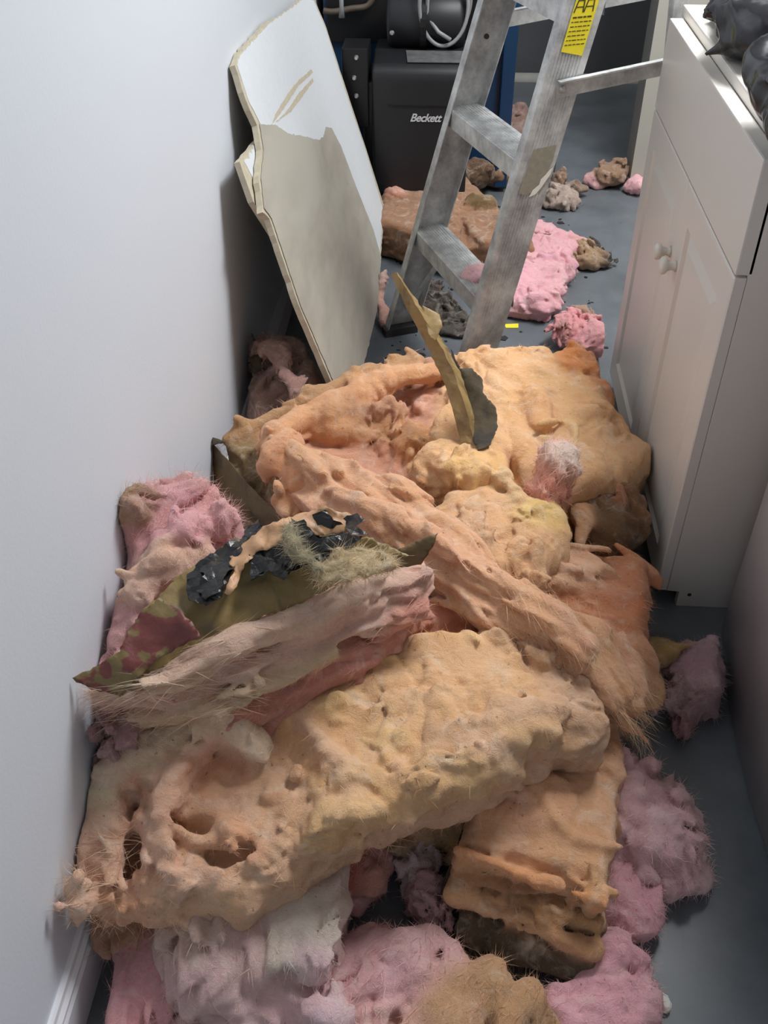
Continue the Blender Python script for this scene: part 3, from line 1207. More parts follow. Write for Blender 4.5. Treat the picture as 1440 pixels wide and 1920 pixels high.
    # drop tiny crumbs: keep components with many vertices
    lab = np.arange(len(V))
    for _ in range(60):
        m = lab[Q].min(1)
        new = lab.copy()
        for k in range(4):
            np.minimum.at(new, Q[:, k], m)
        new = new[new]
        if (new == lab).all():
            break
        lab = new
    u, inv, cn = np.unique(lab, return_inverse=True, return_counts=True)
    keepc = cn > max(60, 0.04 * cn.max())
    keep = keepc[inv]
    Q = Q[keep[Q].all(1)]
    remap = np.cumsum(keep) - 1
    V, Q = V[keep], remap[Q]
    Nn = vnormals(V, Q)
    # colour: own colour of lumps, shade put into hollows, blended where they meet
    wq = V * 7 + off
    VW = V + np.stack([perlin(wq), perlin(wq + 31.7), perlin(wq + 77.1)], 1) * lump[0] * 1.3
    C, wsum = np.zeros((len(V), 3)), np.full((len(V), 1), 1e-9)
    for q in prims + tuft_list:
        pp = V if q in tuft_list else VW
        if isinstance(q, Slab):
            m = np.ones(len(V), bool)
        else:
            bl, bh = q.bounds()
            m = ((pp > bl - 0.04) & (pp < bh + 0.04)).all(1)
        if not m.any():
            continue
        dd_ = q.d(pp[m])
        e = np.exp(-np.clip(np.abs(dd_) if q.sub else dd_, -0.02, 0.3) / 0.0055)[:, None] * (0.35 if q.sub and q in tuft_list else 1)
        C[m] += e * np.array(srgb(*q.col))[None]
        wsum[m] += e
    C = C / (wsum + 1e-9)
    Vs, Qs, Cs = [V], [Q], [C]
    prims = list(prims)
    hk = dict(hair_kw or {})
    jobs = []
    if hair and hair[0]:
        jobs.append(dict(n=hair[0], length=hair[1], flow=hair_flow, seed=seed, **hk))
        # short nap all over
        jobs.append(dict(n=int(len(V) * 0.42), length=0.011, flow=hair_flow, seed=seed + 7, wid=0.00026, lift=0.28, spread=0.9, droop=0.4))
    for e in extra_hair:
        e = dict(e)
        m = e.pop('mask')(V, Nn)
        jobs.append(dict(mask=m, seed=seed + 50, **e))
    tot = len(V)
    for j in jobs:
        a, q, c_ = strands(V, Nn, C, **j)
        Vs.append(a); Qs.append(q + tot); Cs.append(c_)
        tot += len(a)
    base = np.array([V[:, 0].mean(), V[:, 1].mean(), max(0, V[:, 2].min())])
    if parent is not None:
        base = np.array(parent_world(parent))
    me = np_mesh(name, np.concatenate(Vs) - base, [np.concatenate(Qs)], True, np.concatenate(Cs))
    o = new_obj(name, me, mat or WOOL, parent)
    me.materials.append(FIBRE)
    if len(me.polygons) >= len(Q):
        mi = np.zeros(len(me.polygons), np.int32)
        mi[len(Q):] = 1
        me.polygons.foreach_set('material_index', mi)
    if parent is None:
        o.location = base
    if label:
        tag(o, label, cat, group)
    return o


# ------------------------------------------------------------------ torn paper facing
def paper_mat(name, base, second=None, sc=14, lo=0.5, hi=0.58, streak=(1, 1, 1), rough=0.5, bump=0.35, third=None):
    m, nt, b = mat_new(name)
    N, L = nt.nodes, nt.links
    b.inputs['Roughness'].default_value = rough
    tc = N.new('ShaderNodeTexCoord')
    mp = N.new('ShaderNodeMapping'); mp.inputs['Scale'].default_value = streak
    L.new(tc.outputs['Object'], mp.inputs['Vector'])
    col = tuple(srgb(*base)) + (1,)
    n0 = N.new('ShaderNodeTexNoise'); n0.inputs['Scale'].default_value = 30; n0.inputs['Detail'].default_value = 6
    L.new(mp.outputs[0], n0.inputs['Vector'])
    mx = N.new('ShaderNodeMix'); mx.data_type = 'RGBA'
    mx.inputs[6].default_value = tuple(v * 0.72 for v in col[:3]) + (1,)
    mx.inputs[7].default_value = tuple(min(1, v * 1.25) for v in col[:3]) + (1,)
    L.new(n0.outputs['Fac'], mx.inputs[0])
    out = mx.outputs[2]
    for k, s in enumerate((second, third)):
        if s is None:
            continue
        n1 = N.new('ShaderNodeTexNoise'); n1.inputs['Scale'].default_value = sc * (1 + 0.6 * k); n1.inputs['Detail'].default_value = 4
        n1.inputs['Distortion'].default_value = 0.8
        mpp = N.new('ShaderNodeMapping'); mpp.inputs['Location'].default_value = (3.1 * k, 1.7 * k, 0); mpp.inputs['Scale'].default_value = streak
        L.new(tc.outputs['Object'], mpp.inputs['Vector']); L.new(mpp.outputs[0], n1.inputs['Vector'])
        mr = N.new('ShaderNodeMapRange'); mr.inputs['From Min'].default_value = lo; mr.inputs['From Max'].default_value = hi
        L.new(n1.outputs['Fac'], mr.inputs['Value'])
        m2 = N.new('ShaderNodeMix'); m2.data_type = 'RGBA'
        L.new(mr.outputs[0], m2.inputs[0]); L.new(out, m2.inputs[6]); m2.inputs[7].default_value = tuple(srgb(*s)) + (1,)
        out = m2.outputs[2]
    L.new(out, b.inputs['Base Color'])
    nb = N.new('ShaderNodeTexNoise'); nb.inputs['Scale'].default_value = 55; nb.inputs['Detail'].default_value = 5
    L.new(mp.outputs[0], nb.inputs['Vector'])
    bp = N.new('ShaderNodeBump'); bp.inputs['Strength'].default_value = bump; bp.inputs['Distance'].default_value = 0.006
    L.new(nb.outputs['Fac'], bp.inputs['Height']); L.new(bp.outputs['Normal'], b.inputs['Normal'])
    return m


KRAFT = paper_mat('kraft_paper', (112, 88, 54), (80, 60, 38), 10, 0.5, 0.62)
KRAFT_DK = paper_mat('tarred_kraft', (74, 62, 42), (46, 38, 28), 10, 0.5, 0.62, rough=0.75)
OCHRE = paper_mat('ochre_kraft', (150, 124, 78), (116, 92, 54), 10, 0.5, 0.62)
TAR = paper_mat('black_tar_paper', (30, 30, 31), (58, 52, 44), 18, 0.56, 0.64, rough=0.3, bump=0.6)
OLIVE = paper_mat('olive_facing', (138, 116, 70), (112, 98, 70), 16, 0.5, 0.6, rough=0.5)
BURG = paper_mat('burgundy_print', (112, 56, 52), (118, 100, 62), 20, 0.49, 0.53, rough=0.5)


def poly_jag(pts, jag, step, seed):
    """outline with torn, uneven edges: long waves plus fine nicks"""
    rs = np.random.RandomState(seed)
    out, arc = [], 0.0
    st = min(step, 0.0045)
    for i in range(len(pts)):
        a, b_ = np.array(pts[i], float), np.array(pts[(i + 1) % len(pts)], float)
        ln = np.linalg.norm(b_ - a)
        n = max(1, int(ln / st))
        nrm = np.array([-(b_ - a)[1], (b_ - a)[0]]) / (ln + 1e-9)
        s_ = arc + ln * np.arange(n) / n
        q = np.stack([s_, s_ * 0 + seed * 1.7, s_ * 0], 1)
        w = jag * (1.3 * perlin(q * 45) + 0.9 * perlin(q * 140 + 9) + 0.25 * rs.normal(size=n))
        fade = np.minimum(1, np.minimum(np.arange(n), n - np.arange(n)) / 1.5)
        for k in range(n):
            out.append(a + (b_ - a) * k / n + nrm * w[k] * fade[k])
        arc += ln
    return out


def in_poly(x, y, poly):
    c = np.zeros(len(x), bool)
    n = len(poly)
    for i in range(n):
        x1, y1 = poly[i]
        x2, y2 = poly[(i + 1) % n]
        m = ((y1 > y) != (y2 > y)) & (x < (x2 - x1) * (y - y1) / (y2 - y1 + 1e-15) + x1)
        c ^= m
    return c


def sheet(name, outline, mat, label=None, cat=None, inner=(), jag=0.003, step=0.008, cell=0.006, crumple=(0.004, 18), thick=0.0008, parent=None, seed=1, group=None, world=False, smooth=True):
    """torn sheet; outline = [(px,py,z)...] corner points in the room, inner = control points that lift or sink the surface"""
    O3 = np.array([(p if world else P(p[0], p[1], z=p[2])) for p in outline], float)
    I3 = np.array([(p if world else P(p[0], p[1], z=p[2])) for p in inner], float).reshape(-1, 3)
    ctr = O3.mean(0)
    _, _, vt = np.linalg.svd(O3 - ctr)
    ex, ey, en = vt
    if en[2] < 0 or (abs(en[2]) < 0.2 and en[1] > 0):
        en = -en
    ey = np.cross(en, ex)
    to2 = lambda A: np.stack([(A - ctr) @ ex, (A - ctr) @ ey], 1)
    poly = poly_jag(list(to2(O3)), jag, step, seed)
    C3 = np.concatenate([O3, I3])
    c2, ch = to2(C3), (C3 - ctr) @ en
    # radial-basis height over the mean plane
    r = np.linalg.norm(c2[:, None] - c2[None], axis=2)
    ph = lambda q: q
    M = np.block([[ph(r) - np.eye(len(c2)) * 1e-4, np.c_[np.ones(len(c2)), c2]], [np.c_[np.ones(len(c2)), c2].T, np.zeros((3, 3))]])
    w = np.linalg.lstsq(M, np.r_[ch, 0, 0, 0], rcond=None)[0]
    pl = np.array(poly)
    lo, hi = pl.min(0), pl.max(0)
    gx, gy = np.meshgrid(np.arange(lo[0], hi[0], cell), np.arange(lo[1], hi[1], cell))
    rs = np.random.RandomState(seed)
    gp = np.stack([gx.ravel(), gy.ravel()], 1) + rs.uniform(-0.35, 0.35, (gx.size, 2)) * cell
    gp = gp[in_poly(gp[:, 0], gp[:, 1], poly)]
    allp = [Vector(tuple(q)) for q in pl] + [Vector(tuple(q)) for q in gp]
    vo, eo, fo, *_ = delaunay_2d_cdt(allp, [], [list(range(len(pl)))], 1, 1e-6)
    v2 = np.array([tuple(q) for q in vo])
    F = np.array([f for f in fo if len(f) == 3])
    rr2 = np.linalg.norm(v2[:, None] - c2[None], axis=2)
    hgt = rr2 @ w[:len(c2)] + w[len(c2)] + v2 @ w[len(c2) + 1:]
    V = ctr + v2[:, :1] * ex + v2[:, 1:] * ey + hgt[:, None] * en
    q = np.c_[v2 * crumple[1], np.full(len(v2), seed * 3.1)]
    V = V + (crumple[0] * (ridged(q, 2) - 0.9) + crumple[0] * 0.8 * fbm(q * 2.3 + 9, 2))[:, None] * en
    V[:, 2] = np.maximum(V[:, 2], 0.0015)
    V[:, 0] = np.maximum(V[:, 0], WALL_X + 0.0015)
    n = len(V)
    V2 = np.concatenate([V + en * thick / 2, V - en * thick / 2])
    edges = {}
    for f in F:
        for a, b_ in ((f[0], f[1]), (f[1], f[2]), (f[2], f[0])):
            edges[(a, b_)] = edges.get((a, b_), 0) + 1
    rim = [(a, b_) for (a, b_) in edges if (b_, a) not in edges]
    Fq = np.array([(b_, a, a + n, b_ + n) for a, b_ in rim]) if rim else np.zeros((0, 4), int)
    base = np.array([V[:, 0].mean(), V[:, 1].mean(), V[:, 2].min()])
    if parent is not None:
        base = np.array(parent_world(parent))
    me = np_mesh(name, V2 - base, [np.concatenate([F, F[:, ::-1] + n]), Fq], smooth)
    o = new_obj(name, me, mat, parent)
    if parent is None:
        o.location = base
        tag(o, label, cat, group)
    return o


def fold_strip(name, label, left, crease, right, mat, seed=1):
    """a long paper strip folded once along its length"""
    path = [smooth_path([P(a, b_, z=z) for a, b_, z in q], 10) for q in (left, crease, right)]
    n = len(path[0])
    rs_ = np.random.RandomState(seed)
    cols = []
    for A, B in ((path[0], path[1]), (path[1], path[2])):
        for f in (0, .5):
            cols.append([a * (1 - f) + b_ * f + rs_.normal(size=3) * .0007 for a, b_ in zip(A, B)])
    cols.append([a + rs_.normal(size=3) * .0012 for a in path[2]])
    V = np.array(cols).transpose(1, 0, 2).reshape(-1, 3)
    m = len(cols)
    F = [(i * m + j, i * m + j + 1, (i + 1) * m + j + 1, (i + 1) * m + j) for i in range(n - 1) for j in range(m - 1)]
    off = np.array([0.0003, 0, -0.0012])
    nV = len(V)
    rim = [i * m for i in range(n)], [i * m + m - 1 for i in range(n)]
    F2 = [(d + nV, c + nV, b_ + nV, a + nV) for a, b_, c, d in F]
    F3 = [(rim[0][i + 1], rim[0][i + 1] + nV, rim[0][i] + nV, rim[0][i]) for i in range(n - 1)] + [(rim[1][i], rim[1][i] + nV, rim[1][i + 1] + nV, rim[1][i + 1]) for i in range(n - 1)]
    base = np.array([V[:, 0].mean(), V[:, 1].mean(), V[:, 2].min()])
    me = np_mesh(name, np.concatenate([V, V + off]) - base, [np.array(F + F2 + F3)], False)
    o = new_obj(name, me, mat)
    o.location = base
    return tag(o, label, 'paper')

# ------------------------------------------------------------------ broken wallboard leaning on the left wall
GYPS = simple_mat('board_white', (214, 218, 222), 0.75, noise=0.06, nscale=60, bump=0.12, bscale=220)
BPAPER = paper_mat('board_grey_paper', (168, 162, 150), (178, 174, 162), 5, 0.45, 0.6, streak=(1, 0.25, 0.6), rough=0.8, bump=0.05)
EDGE_T = simple_mat('board_torn_edge', (196, 186, 164), 0.9, noise=0.25, nscale=70)
BK = 0.345
BN = np.array([1, 0, BK]); BN /= np.linalg.norm(BN)


def PB(px, py, off=0.0):
    """point on the leaning board's face"""
    d = np.array([(px - 720) / F_PX, -(py - 960) / F_PX, 1.0]) @ AX
    o = np.array([0, 0, CAM_H])
    p0 = np.array([-0.437, 0, 0.79]) + BN * off
    return o + (BN @ (p0 - o)) / (BN @ d) * d


def board_prism(bm, pts, off, thick, jag=0.0015, step=0.02, seed=1):
    w3 = [PB(a, b_, off) for a, b_ in pts]
    rs = np.random.RandomState(seed)
    out = []
    for i in range(len(w3)):
        a, b_ = w3[i], w3[(i + 1) % len(w3)]
        n = max(1, int(np.linalg.norm(b_ - a) / step))
        e = np.cross(BN, b_ - a); e /= np.linalg.norm(e) + 1e-9
        for k in range(n):
            out.append(a + (b_ - a) * k / n + e * rs.normal() * jag * (1 if k else 0))
    prism(bm, out, -BN * thick)


board = empty('plasterboard_sheet', tuple(PB(700, 640)), 'broken plasterboard sheet with torn grey paper, front one leaning on the left wall', 'plasterboard')
bm = bmesh.new()
board_prism(bm, [(440, 122), (448, 100), (500, 42), (545, 18), (568, -6), (590, 0), (612, 52), (655, 185), (690, 290), (722, 392), (714, 480), (706, 585), (680, 692), (622, 718), (560, 572), (505, 410), (492, 398), (485, 330), (490, 280), (482, 235), (462, 190)], 0, 0.0125, 0.0016, 0.016)
bm_obj('core', bm, EDGE_T, board)
bm = bmesh.new()
board_prism(bm, [(445, 122), (452, 102), (503, 47), (570, -2), (588, 1), (611, 55), (654, 190), (688, 290), (719, 394), (712, 480), (700, 540), (560, 270), (490, 236), (466, 188)], 0.0012, 0.0011, 0.0012, 0.01, 5)
bm_obj('white_face', bm, GYPS, board)
bm = bmesh.new()
board_prism(bm, [(487, 232), (518, 235), (540, 250), (572, 256), (598, 262), (607, 256), (611, 238), (622, 240), (640, 275), (668, 350), (700, 430), (715, 482), (707, 584), (681, 688), (624, 712), (564, 572), (510, 410), (496, 390), (490, 330), (495, 280)], 0.0022, 0.001, 0.0009, 0.008, 9)
bm_obj('grey_paper', bm, BPAPER, board)
for pts in ([(511, 232), (516, 215), (540, 175), (560, 150), (584, 130), (587, 136), (560, 160), (543, 188), (522, 218)], [(518, 228), (538, 208), (560, 175), (586, 146), (588, 152), (566, 182), (545, 210)]):
    bm = bmesh.new()
    board_prism(bm, pts, 0.002, 0.0007, 0.0006, 0.01, 3)
    bm_obj('gouge', bm, EDGE_T, board)
b2 = empty('plasterboard_sheet', tuple(PB(560, 520, -0.03)), 'smaller plasterboard piece, only its corner showing behind the front sheet by the wall', 'plasterboard')
bm = bmesh.new()
board_prism(bm, [(449, 303), (488, 255), (560, 240), (640, 480), (600, 560), (540, 480), (475, 378)], -0.016, 0.012, 0.001, 0.02, 4)
bm_obj('core', bm, EDGE_T, b2)
bm = bmesh.new()
board_prism(bm, [(458, 303), (486, 266), (560, 246), (600, 420), (540, 440), (484, 352)], -0.0152, 0.0007, 0.0025, 0.01, 6)
bm_obj('white_face', bm, GYPS, b2)

# ------------------------------------------------------------------ the insulation
CRM, ORG, YLW, SAL = (231, 185, 149), (231, 166, 126), (233, 193, 147), (225, 164, 135)
PNK, PALE, ROSE = (241, 176, 182), (232, 211, 200), (228, 153, 163)
BRN, DBR, TAN, MAUV = (150, 112, 76), (84, 64, 46), (211, 159, 117), (160, 124, 116)


def upmask(zmin=-9, zmax=9, nz=-2, ymin=-9, ymax=9, xmn=-9, xmx=9):
    return lambda V, Nn: (V[:, 2] > zmin) & (V[:, 2] < zmax) & (Nn[:, 2] > nz) & (V[:, 1] > ymin) & (V[:, 1] < ymax) & (V[:, 0] > xmn) & (V[:, 0] < xmx)


# --- big front batt
A_ROWS = [(236, 1440, 200, 1640, .185), (330, 1345, 300, 1690, .205), (420, 1330, 420, 1660, .225), (500, 1290, 530, 1600, .235), (600, 1240, 650, 1535, .255),
          (800, 1176, 850, 1455, .272), (950, 1178, 1000, 1408, .272), (1060, 1245, 1100, 1370, .258)]
wool('insulation_batt', 'large cream batt across the front of the pile, torn hollow end at the white wall',
     [Slab(A_ROWS, 0.125, 0.045, CRM),
      Slab([(560, 1255, 600, 1560, .258), (800, 1176, 850, 1458, .277), (960, 1190, 1000, 1380, .276)], 0.05, 0.02, (244, 193, 141), k=.02),
      Blob((230, 1560, .165), (.07, .11, .055), 0.2, (244, 195, 167), k=.03),
      Blob((320, 1660, .15), (.11, .05, .05), 0.1, (244, 185, 151), k=.03),
      # raised lip curling round the torn hollow
      Rope([(195, 1580, .19, .018), (205, 1490, .21, .024), (270, 1410, .24, .030), (345, 1355, .262, .034), (430, 1350, .272, .028), (478, 1395, .262, .020)], (244, 214, 185), k=.02),
      Rope([(350, 1420, .245, .024), (318, 1500, .232, .024), (300, 1580, .218, .020), (330, 1640, .21, .016), (400, 1640, .21, .014)], (244, 196, 168), k=.02),
      Rope([(560, 1320, .262, .010), (590, 1380, .272, .014), (640, 1440, .27, .014), (665, 1500, .255, .012)], (244, 198, 162), k=.02),
      Rope([(820, 1400, .272, .012), (900, 1390, .282, .016), (980, 1350, .283, .014), (1050, 1330, .27, .014)], CRM, k=.015),
      Rope([(300, 1700, .14, .024), (220, 1672, .16, .016), (175, 1672, .185, .008), (140, 1684, .21, .004), (110, 1694, .228, .002)], (244, 199, 176), k=.015),
      # hollows, shade put in as a deeper orange
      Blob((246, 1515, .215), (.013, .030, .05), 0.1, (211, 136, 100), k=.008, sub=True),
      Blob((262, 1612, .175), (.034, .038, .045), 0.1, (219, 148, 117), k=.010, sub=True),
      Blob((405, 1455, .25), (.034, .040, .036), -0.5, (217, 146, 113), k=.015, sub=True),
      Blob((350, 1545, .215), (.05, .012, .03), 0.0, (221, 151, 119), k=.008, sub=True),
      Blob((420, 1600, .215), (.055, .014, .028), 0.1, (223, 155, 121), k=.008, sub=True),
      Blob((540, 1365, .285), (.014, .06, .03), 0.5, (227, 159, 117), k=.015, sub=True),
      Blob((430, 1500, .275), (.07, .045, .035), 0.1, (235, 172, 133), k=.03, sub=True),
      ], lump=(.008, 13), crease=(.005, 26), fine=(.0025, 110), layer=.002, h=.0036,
     tufts=[dict(n=60, r=.007, len=.05, mask=upmask(xmx=-.22)), dict(n=45, r=.006, len=.05, mask=upmask(xmn=-.22), dent=.2), dict(n=34, r=.009, len=.045, flow=(1, .1, 0), spread=.4, mask=upmask(xmn=.0, ymax=.86)),
            dict(n=25, r=.013, len=.07, mask=upmask(), k=.02, dent=.3)],
     hair=(5000, .022), hair_kw=dict(wid=.00045, lift=.12),
     extra_hair=[dict(mask=upmask(xmx=-.39, zmax=.24, ymax=.68), n=500, length=.05, flow=(-1, -.25, .1), lift=.5, wid=.0005, spread=.35),
                 dict(mask=upmask(zmax=.17), n=2200, length=.03, flow=(-.3, -1, -.1), lift=.5, wid=.0004, spread=.8)])
sheet('paper_backing', [(210, 1745, .045), (430, 1690, .075), (650, 1590, .10), (860, 1495, .118), (1010, 1430, .128), (980, 1330, .13), (800, 1380, .12), (420, 1600, .08), (220, 1690, .05)], KRAFT_DK,
      'dark kraft paper backing under the front batt', 'paper', jag=.002, crumple=(.003, 14), thick=.0012, seed=21)

# --- lower batt running toward the camera
wool('insulation_batt', 'thick batt pointing at the camera below the front batt, its cut end brown',
     [Slab([(1000, 1180, 1180, 1170, .145), (930, 1330, 1160, 1320, .15), (905, 1440, 1158, 1420, .152), (880, 1540, 1155, 1540, .152), (866, 1560, 1146, 1636, .150)], 0.075, 0.018, (235, 181, 141)),
      Slab([(1000, 1180, 1180, 1170, .075), (905, 1440, 1158, 1420, .075), (875, 1600, 1145, 1660, .072)], 0.07, 0.012, (120, 96, 70), k=.006),
      Slab([(880, 1500, 1150, 1540, .137), (856, 1592, 1138, 1690, .135)], 0.014, 0.006, (237, 180, 131), k=.003),
      Slab([(880, 1500, 1150, 1540, .118), (854, 1612, 1134, 1708, .116)], 0.016, 0.007, (164, 112, 74), k=.003),
      Slab([(880, 1500, 1150, 1540, .099), (846, 1642, 1130, 1742, .097)], 0.020, 0.008, (231, 176, 126), k=.003),
      Slab([(880, 1500, 1150, 1540, .083), (848, 1660, 1126, 1756, .080)], 0.014, 0.006, (140, 104, 72), k=.003),
      Slab([(880, 1640, 1140, 1740, .062), (858, 1712, 1128, 1822, .056)], 0.05, 0.010, (98, 82, 62), k=.004),
      Rope([(856, 1606, .132, .004), (930, 1640, .126, .008), (1010, 1676, .122, .009), (1080, 1718, .118, .008), (1120, 1738, .115, .004)], (160, 110, 74), k=.005, sub=True),
      Rope([(905, 1660, .104, .004), (985, 1696, .098, .007), (1060, 1734, .094, .007), (1110, 1758, .092, .004)], (150, 106, 72), k=.005, sub=True),
      Rope([(858, 1590, .148, .006), (935, 1618, .144, .007), (1030, 1660, .142, .007), (1120, 1690, .14, .006)], (244, 172, 121), k=.01),
      Rope([(846, 1676, .085, .009), (930, 1700, .082, .010), (1030, 1752, .078, .010), (1110, 1776, .075, .010)], (231, 177, 135), k=.01),
      Blob((980, 1500, .155), (.06, .05, .018), 0, (244, 185, 147), k=.03)],
     lump=(.006, 15), crease=(.004, 30), layer=.002, h=.0034, tufts=[dict(n=50, r=.006, len=.05, mask=upmask(nz=.3), dent=.4)], hair=(3500, .018), hair_kw=dict(wid=.0004, lift=.15),
     extra_hair=[dict(mask=upmask(zmax=.10, ymax=.78), n=300, length=.015, flow=(0, -1, -.2), lift=.6, wid=.0004)])
sheet('paper_backing', [(935, 1370, .125), (880, 1520, .12), (840, 1640, .10), (812, 1722, .05), (808, 1700, .03), (860, 1600, .03), (925, 1400, .03)], KRAFT_DK,
      'dark kraft edge down the left side of the brown-ended batt', 'paper', jag=.002, crumple=(.002, 14), seed=22)

# --- big rear batt
C_top = [(480, 800, 612, 925, .205), (520, 785, 650, 945, .200), (560, 765, 680, 950, .19), (640, 722, 740, 960, .17), (740, 690, 820, 950, .175), (835, 668, 880, 930, .20)]
cb = wool('insulation_batt', 'largest orange batt at the back of the pile, hollow middle, kraft paper left end',
     [Slab(C_top, [.19, .19, .16, .14, .14, .16], 0.03, SAL),
      Slab([(855, 652, 880, 880, .262), (940, 642, 960, 905, .272), (1030, 640, 1040, 890, .265), (1105, 650, 1110, 850, .245)], .17, .05, (244, 191, 141), k=.02),
      Rope([(850, 690, .24, .024), (760, 708, .235, .026), (660, 740, .232, .028), (570, 782, .235, .030), (525, 815, .24, .030)], (242, 181, 135), k=.02),
      Rope([(425, 824, .20, .008), (445, 816, .205, .010), (475, 802, .21, .013), (520, 775, .225, .014), (640, 715, .235, .016), (780, 676, .245, .015)], (204, 159, 117), k=.012),
      Rope([(520, 820, .245, .030), (530, 870, .255, .030), (570, 905, .262, .028)], (244, 179, 135), k=.02),
      Blob((560, 935, .23), (.035, .05, .035), 0, (230, 172, 128), k=.02),
      Blob((700, 790, .20), (.07, .05, .03), .3, (228, 170, 126), k=.03),
      Blob((620, 800, .21), (.045, .04, .03), .3, (228, 172, 130), k=.02),
      Blob((780, 830, .19), (.045, .06, .03), .3, (221, 159, 111), k=.02),
      Blob((1080, 700, .235), (.05, .05, .05), .3, (231, 155, 105), k=.02),
      Blob((1110, 760, .19), (.05, .06, .06), .3, (219, 146, 98), k=.02),
      Blob((1125, 830, .13), (.05, .05, .06), .3, (180, 124, 82), k=.015),
      Blob((1080, 830, .13), (.06, .05, .06), .3, (176, 124, 78), k=.02),
      Blob((900, 880, .25), (.06, .05, .03), .2, (244, 193, 131), k=.02),
      Blob((1005, 760, .275), (.03, .07, .02), .2, (244, 185, 133), k=.02),
      Blob((1085, 690, .29), (.016, .02, .02), .2, (219, 130, 86), k=.01, sub=True),  # pits here and below carry shade in their darker colour
      Blob((800, 870, .245), (.03, .03, .03), .2, (200, 136, 84), k=.01, sub=True),
      Blob((510, 880, .21), (.02, .04, .03), .5, (150, 116, 80), k=.02, sub=True),
      Slab([(438, 829, 550, 958, .195), (500, 800, 605, 930, .20)], .15, .01, (150, 122, 84), k=.015),
      ], lump=(.010, 13), crease=(.006, 22), h=.0040, tufts=[dict(n=60, r=.009, len=.06, mask=upmask(xmx=.1), dent=.35), dict(n=50, r=.008, len=.05, dent=.4), dict(n=22, r=.016, len=.08, k=.02, dent=.4), dict(n=30, r=.008, len=.04, mask=upmask(xmn=-.15, xmx=.08, ymax=1.65), dent=.4)], hair=(5000, .022), xmax=CAB_X - .006, hair_kw=dict(wid=.0005, lift=.12),
     extra_hair=[dict(mask=upmask(xmx=-.28, ymin=1.3), n=700, length=.02, lift=.5, wid=.0005)])
sheet('kraft_facing', [(389, 822, .215), (402, 836, .213), (440, 880, .21), (482, 928, .205), (538, 982, .20), (550, 1110, .01), (425, 1010, .02), (406, 962, .088)], KRAFT, parent=cb,
      jag=.0015, crumple=(.002, 8), seed=31)
sheet('kraft_facing', [(389, 822, .222), (400, 835, .220), (424, 828, .222), (400, 820, .226)], KRAFT_DK, parent=cb, jag=.001, crumple=(.002, 20), seed=32)

# --- peeled layer running diagonally over the pile
wool('peeled_insulation_strip', 'long peeled orange strip of insulation lying diagonally over the middle of the pile',
     [Slab([(592, 842, 545, 925, .275, .262), (680, 868, 590, 955, .295, .275), (775, 915, 690, 1000, .31, .295), (860, 975, 790, 1050, .318, .305), (950, 1060, 860, 1120, .315, .30),
            (1050, 1120, 960, 1180, .30, .29), (1150, 1180, 1050, 1235, .272, .268), (1225, 1250, 1130, 1300, .225, .235)], [.05, .05, .055, .055, .06, .06, .055, .04], .024, (235, 179, 141)),
      Rope([(520, 850, .262, .022), (560, 868, .272, .028), (600, 895, .278, .03)], (235, 179, 141), k=.02),
      Rope([(640, 930, .30, .012), (760, 985, .318, .016), (880, 1060, .325, .016), (1000, 1140, .315, .016), (1100, 1210, .295, .014)], (235, 179, 141), k=.014),
      Rope([(1120, 1290, .23, .014), (1160, 1335, .20, .010), (1190, 1365, .17, .006), (1212, 1388, .15, .003)], (235, 179, 141), k=.012)],
     tufts=[dict(n=70, r=.005, len=.10, flow=(.62, -.75, 0), spread=.12, dent=.45), dict(n=30, r=.008, len=.12, flow=(.62, -.75, 0), spread=.1)], grain=(.62, -.75, 0), lump=(.006, 22), crease=(.0055, 30), fine=(.002, 80), h=.0036, hair=(5000, .03), hair_flow=(.62, -.75, -.05),
     hair_kw=dict(wid=.0003, lift=.03, spread=.16, droop=.1, lighten=1.3),
     extra_hair=[dict(mask=upmask(ymax=1.15, xmn=.1), n=2500, length=.05, flow=(.5, -.85, -.15), lift=.05, wid=.0003, spread=.22, lighten=1.3)])

# --- crumbly yellow lump in the crook
wool('insulation_chunk', 'crumbly yellow insulation chunk in the middle of the pile, right of the peeled strip',
     [Slab([(800, 912, 850, 1010, .25), (880, 905, 930, 1075, .26), (960, 930, 985, 1080, .262), (1030, 965, 1040, 1040, .25)], .13, .03, (235, 183, 137)),
      Blob((1000, 985, .235), (.055, .06, .04), .2, (244, 200, 131), k=.03),
      Blob((930, 905, .25), (.03, .03, .02), .2, (244, 200, 141), k=.02),
      Rope([(930, 890, .27, .012), (965, 920, .275, .014), (985, 945, .27, .008)], YLW, k=.012),
      Blob((890, 1000, .27), (.02, .05, .015), .4, (231, 185, 147), k=.02)],
     lump=(.008, 22), crease=(.005, 40), fine=(.0025, 90), rag=1.5, tufts=[dict(n=90, r=.005, len=.022, dent=.5)], h=.0034, hair=(1800, .012), hair_kw=dict(wid=.0004, lift=.3))

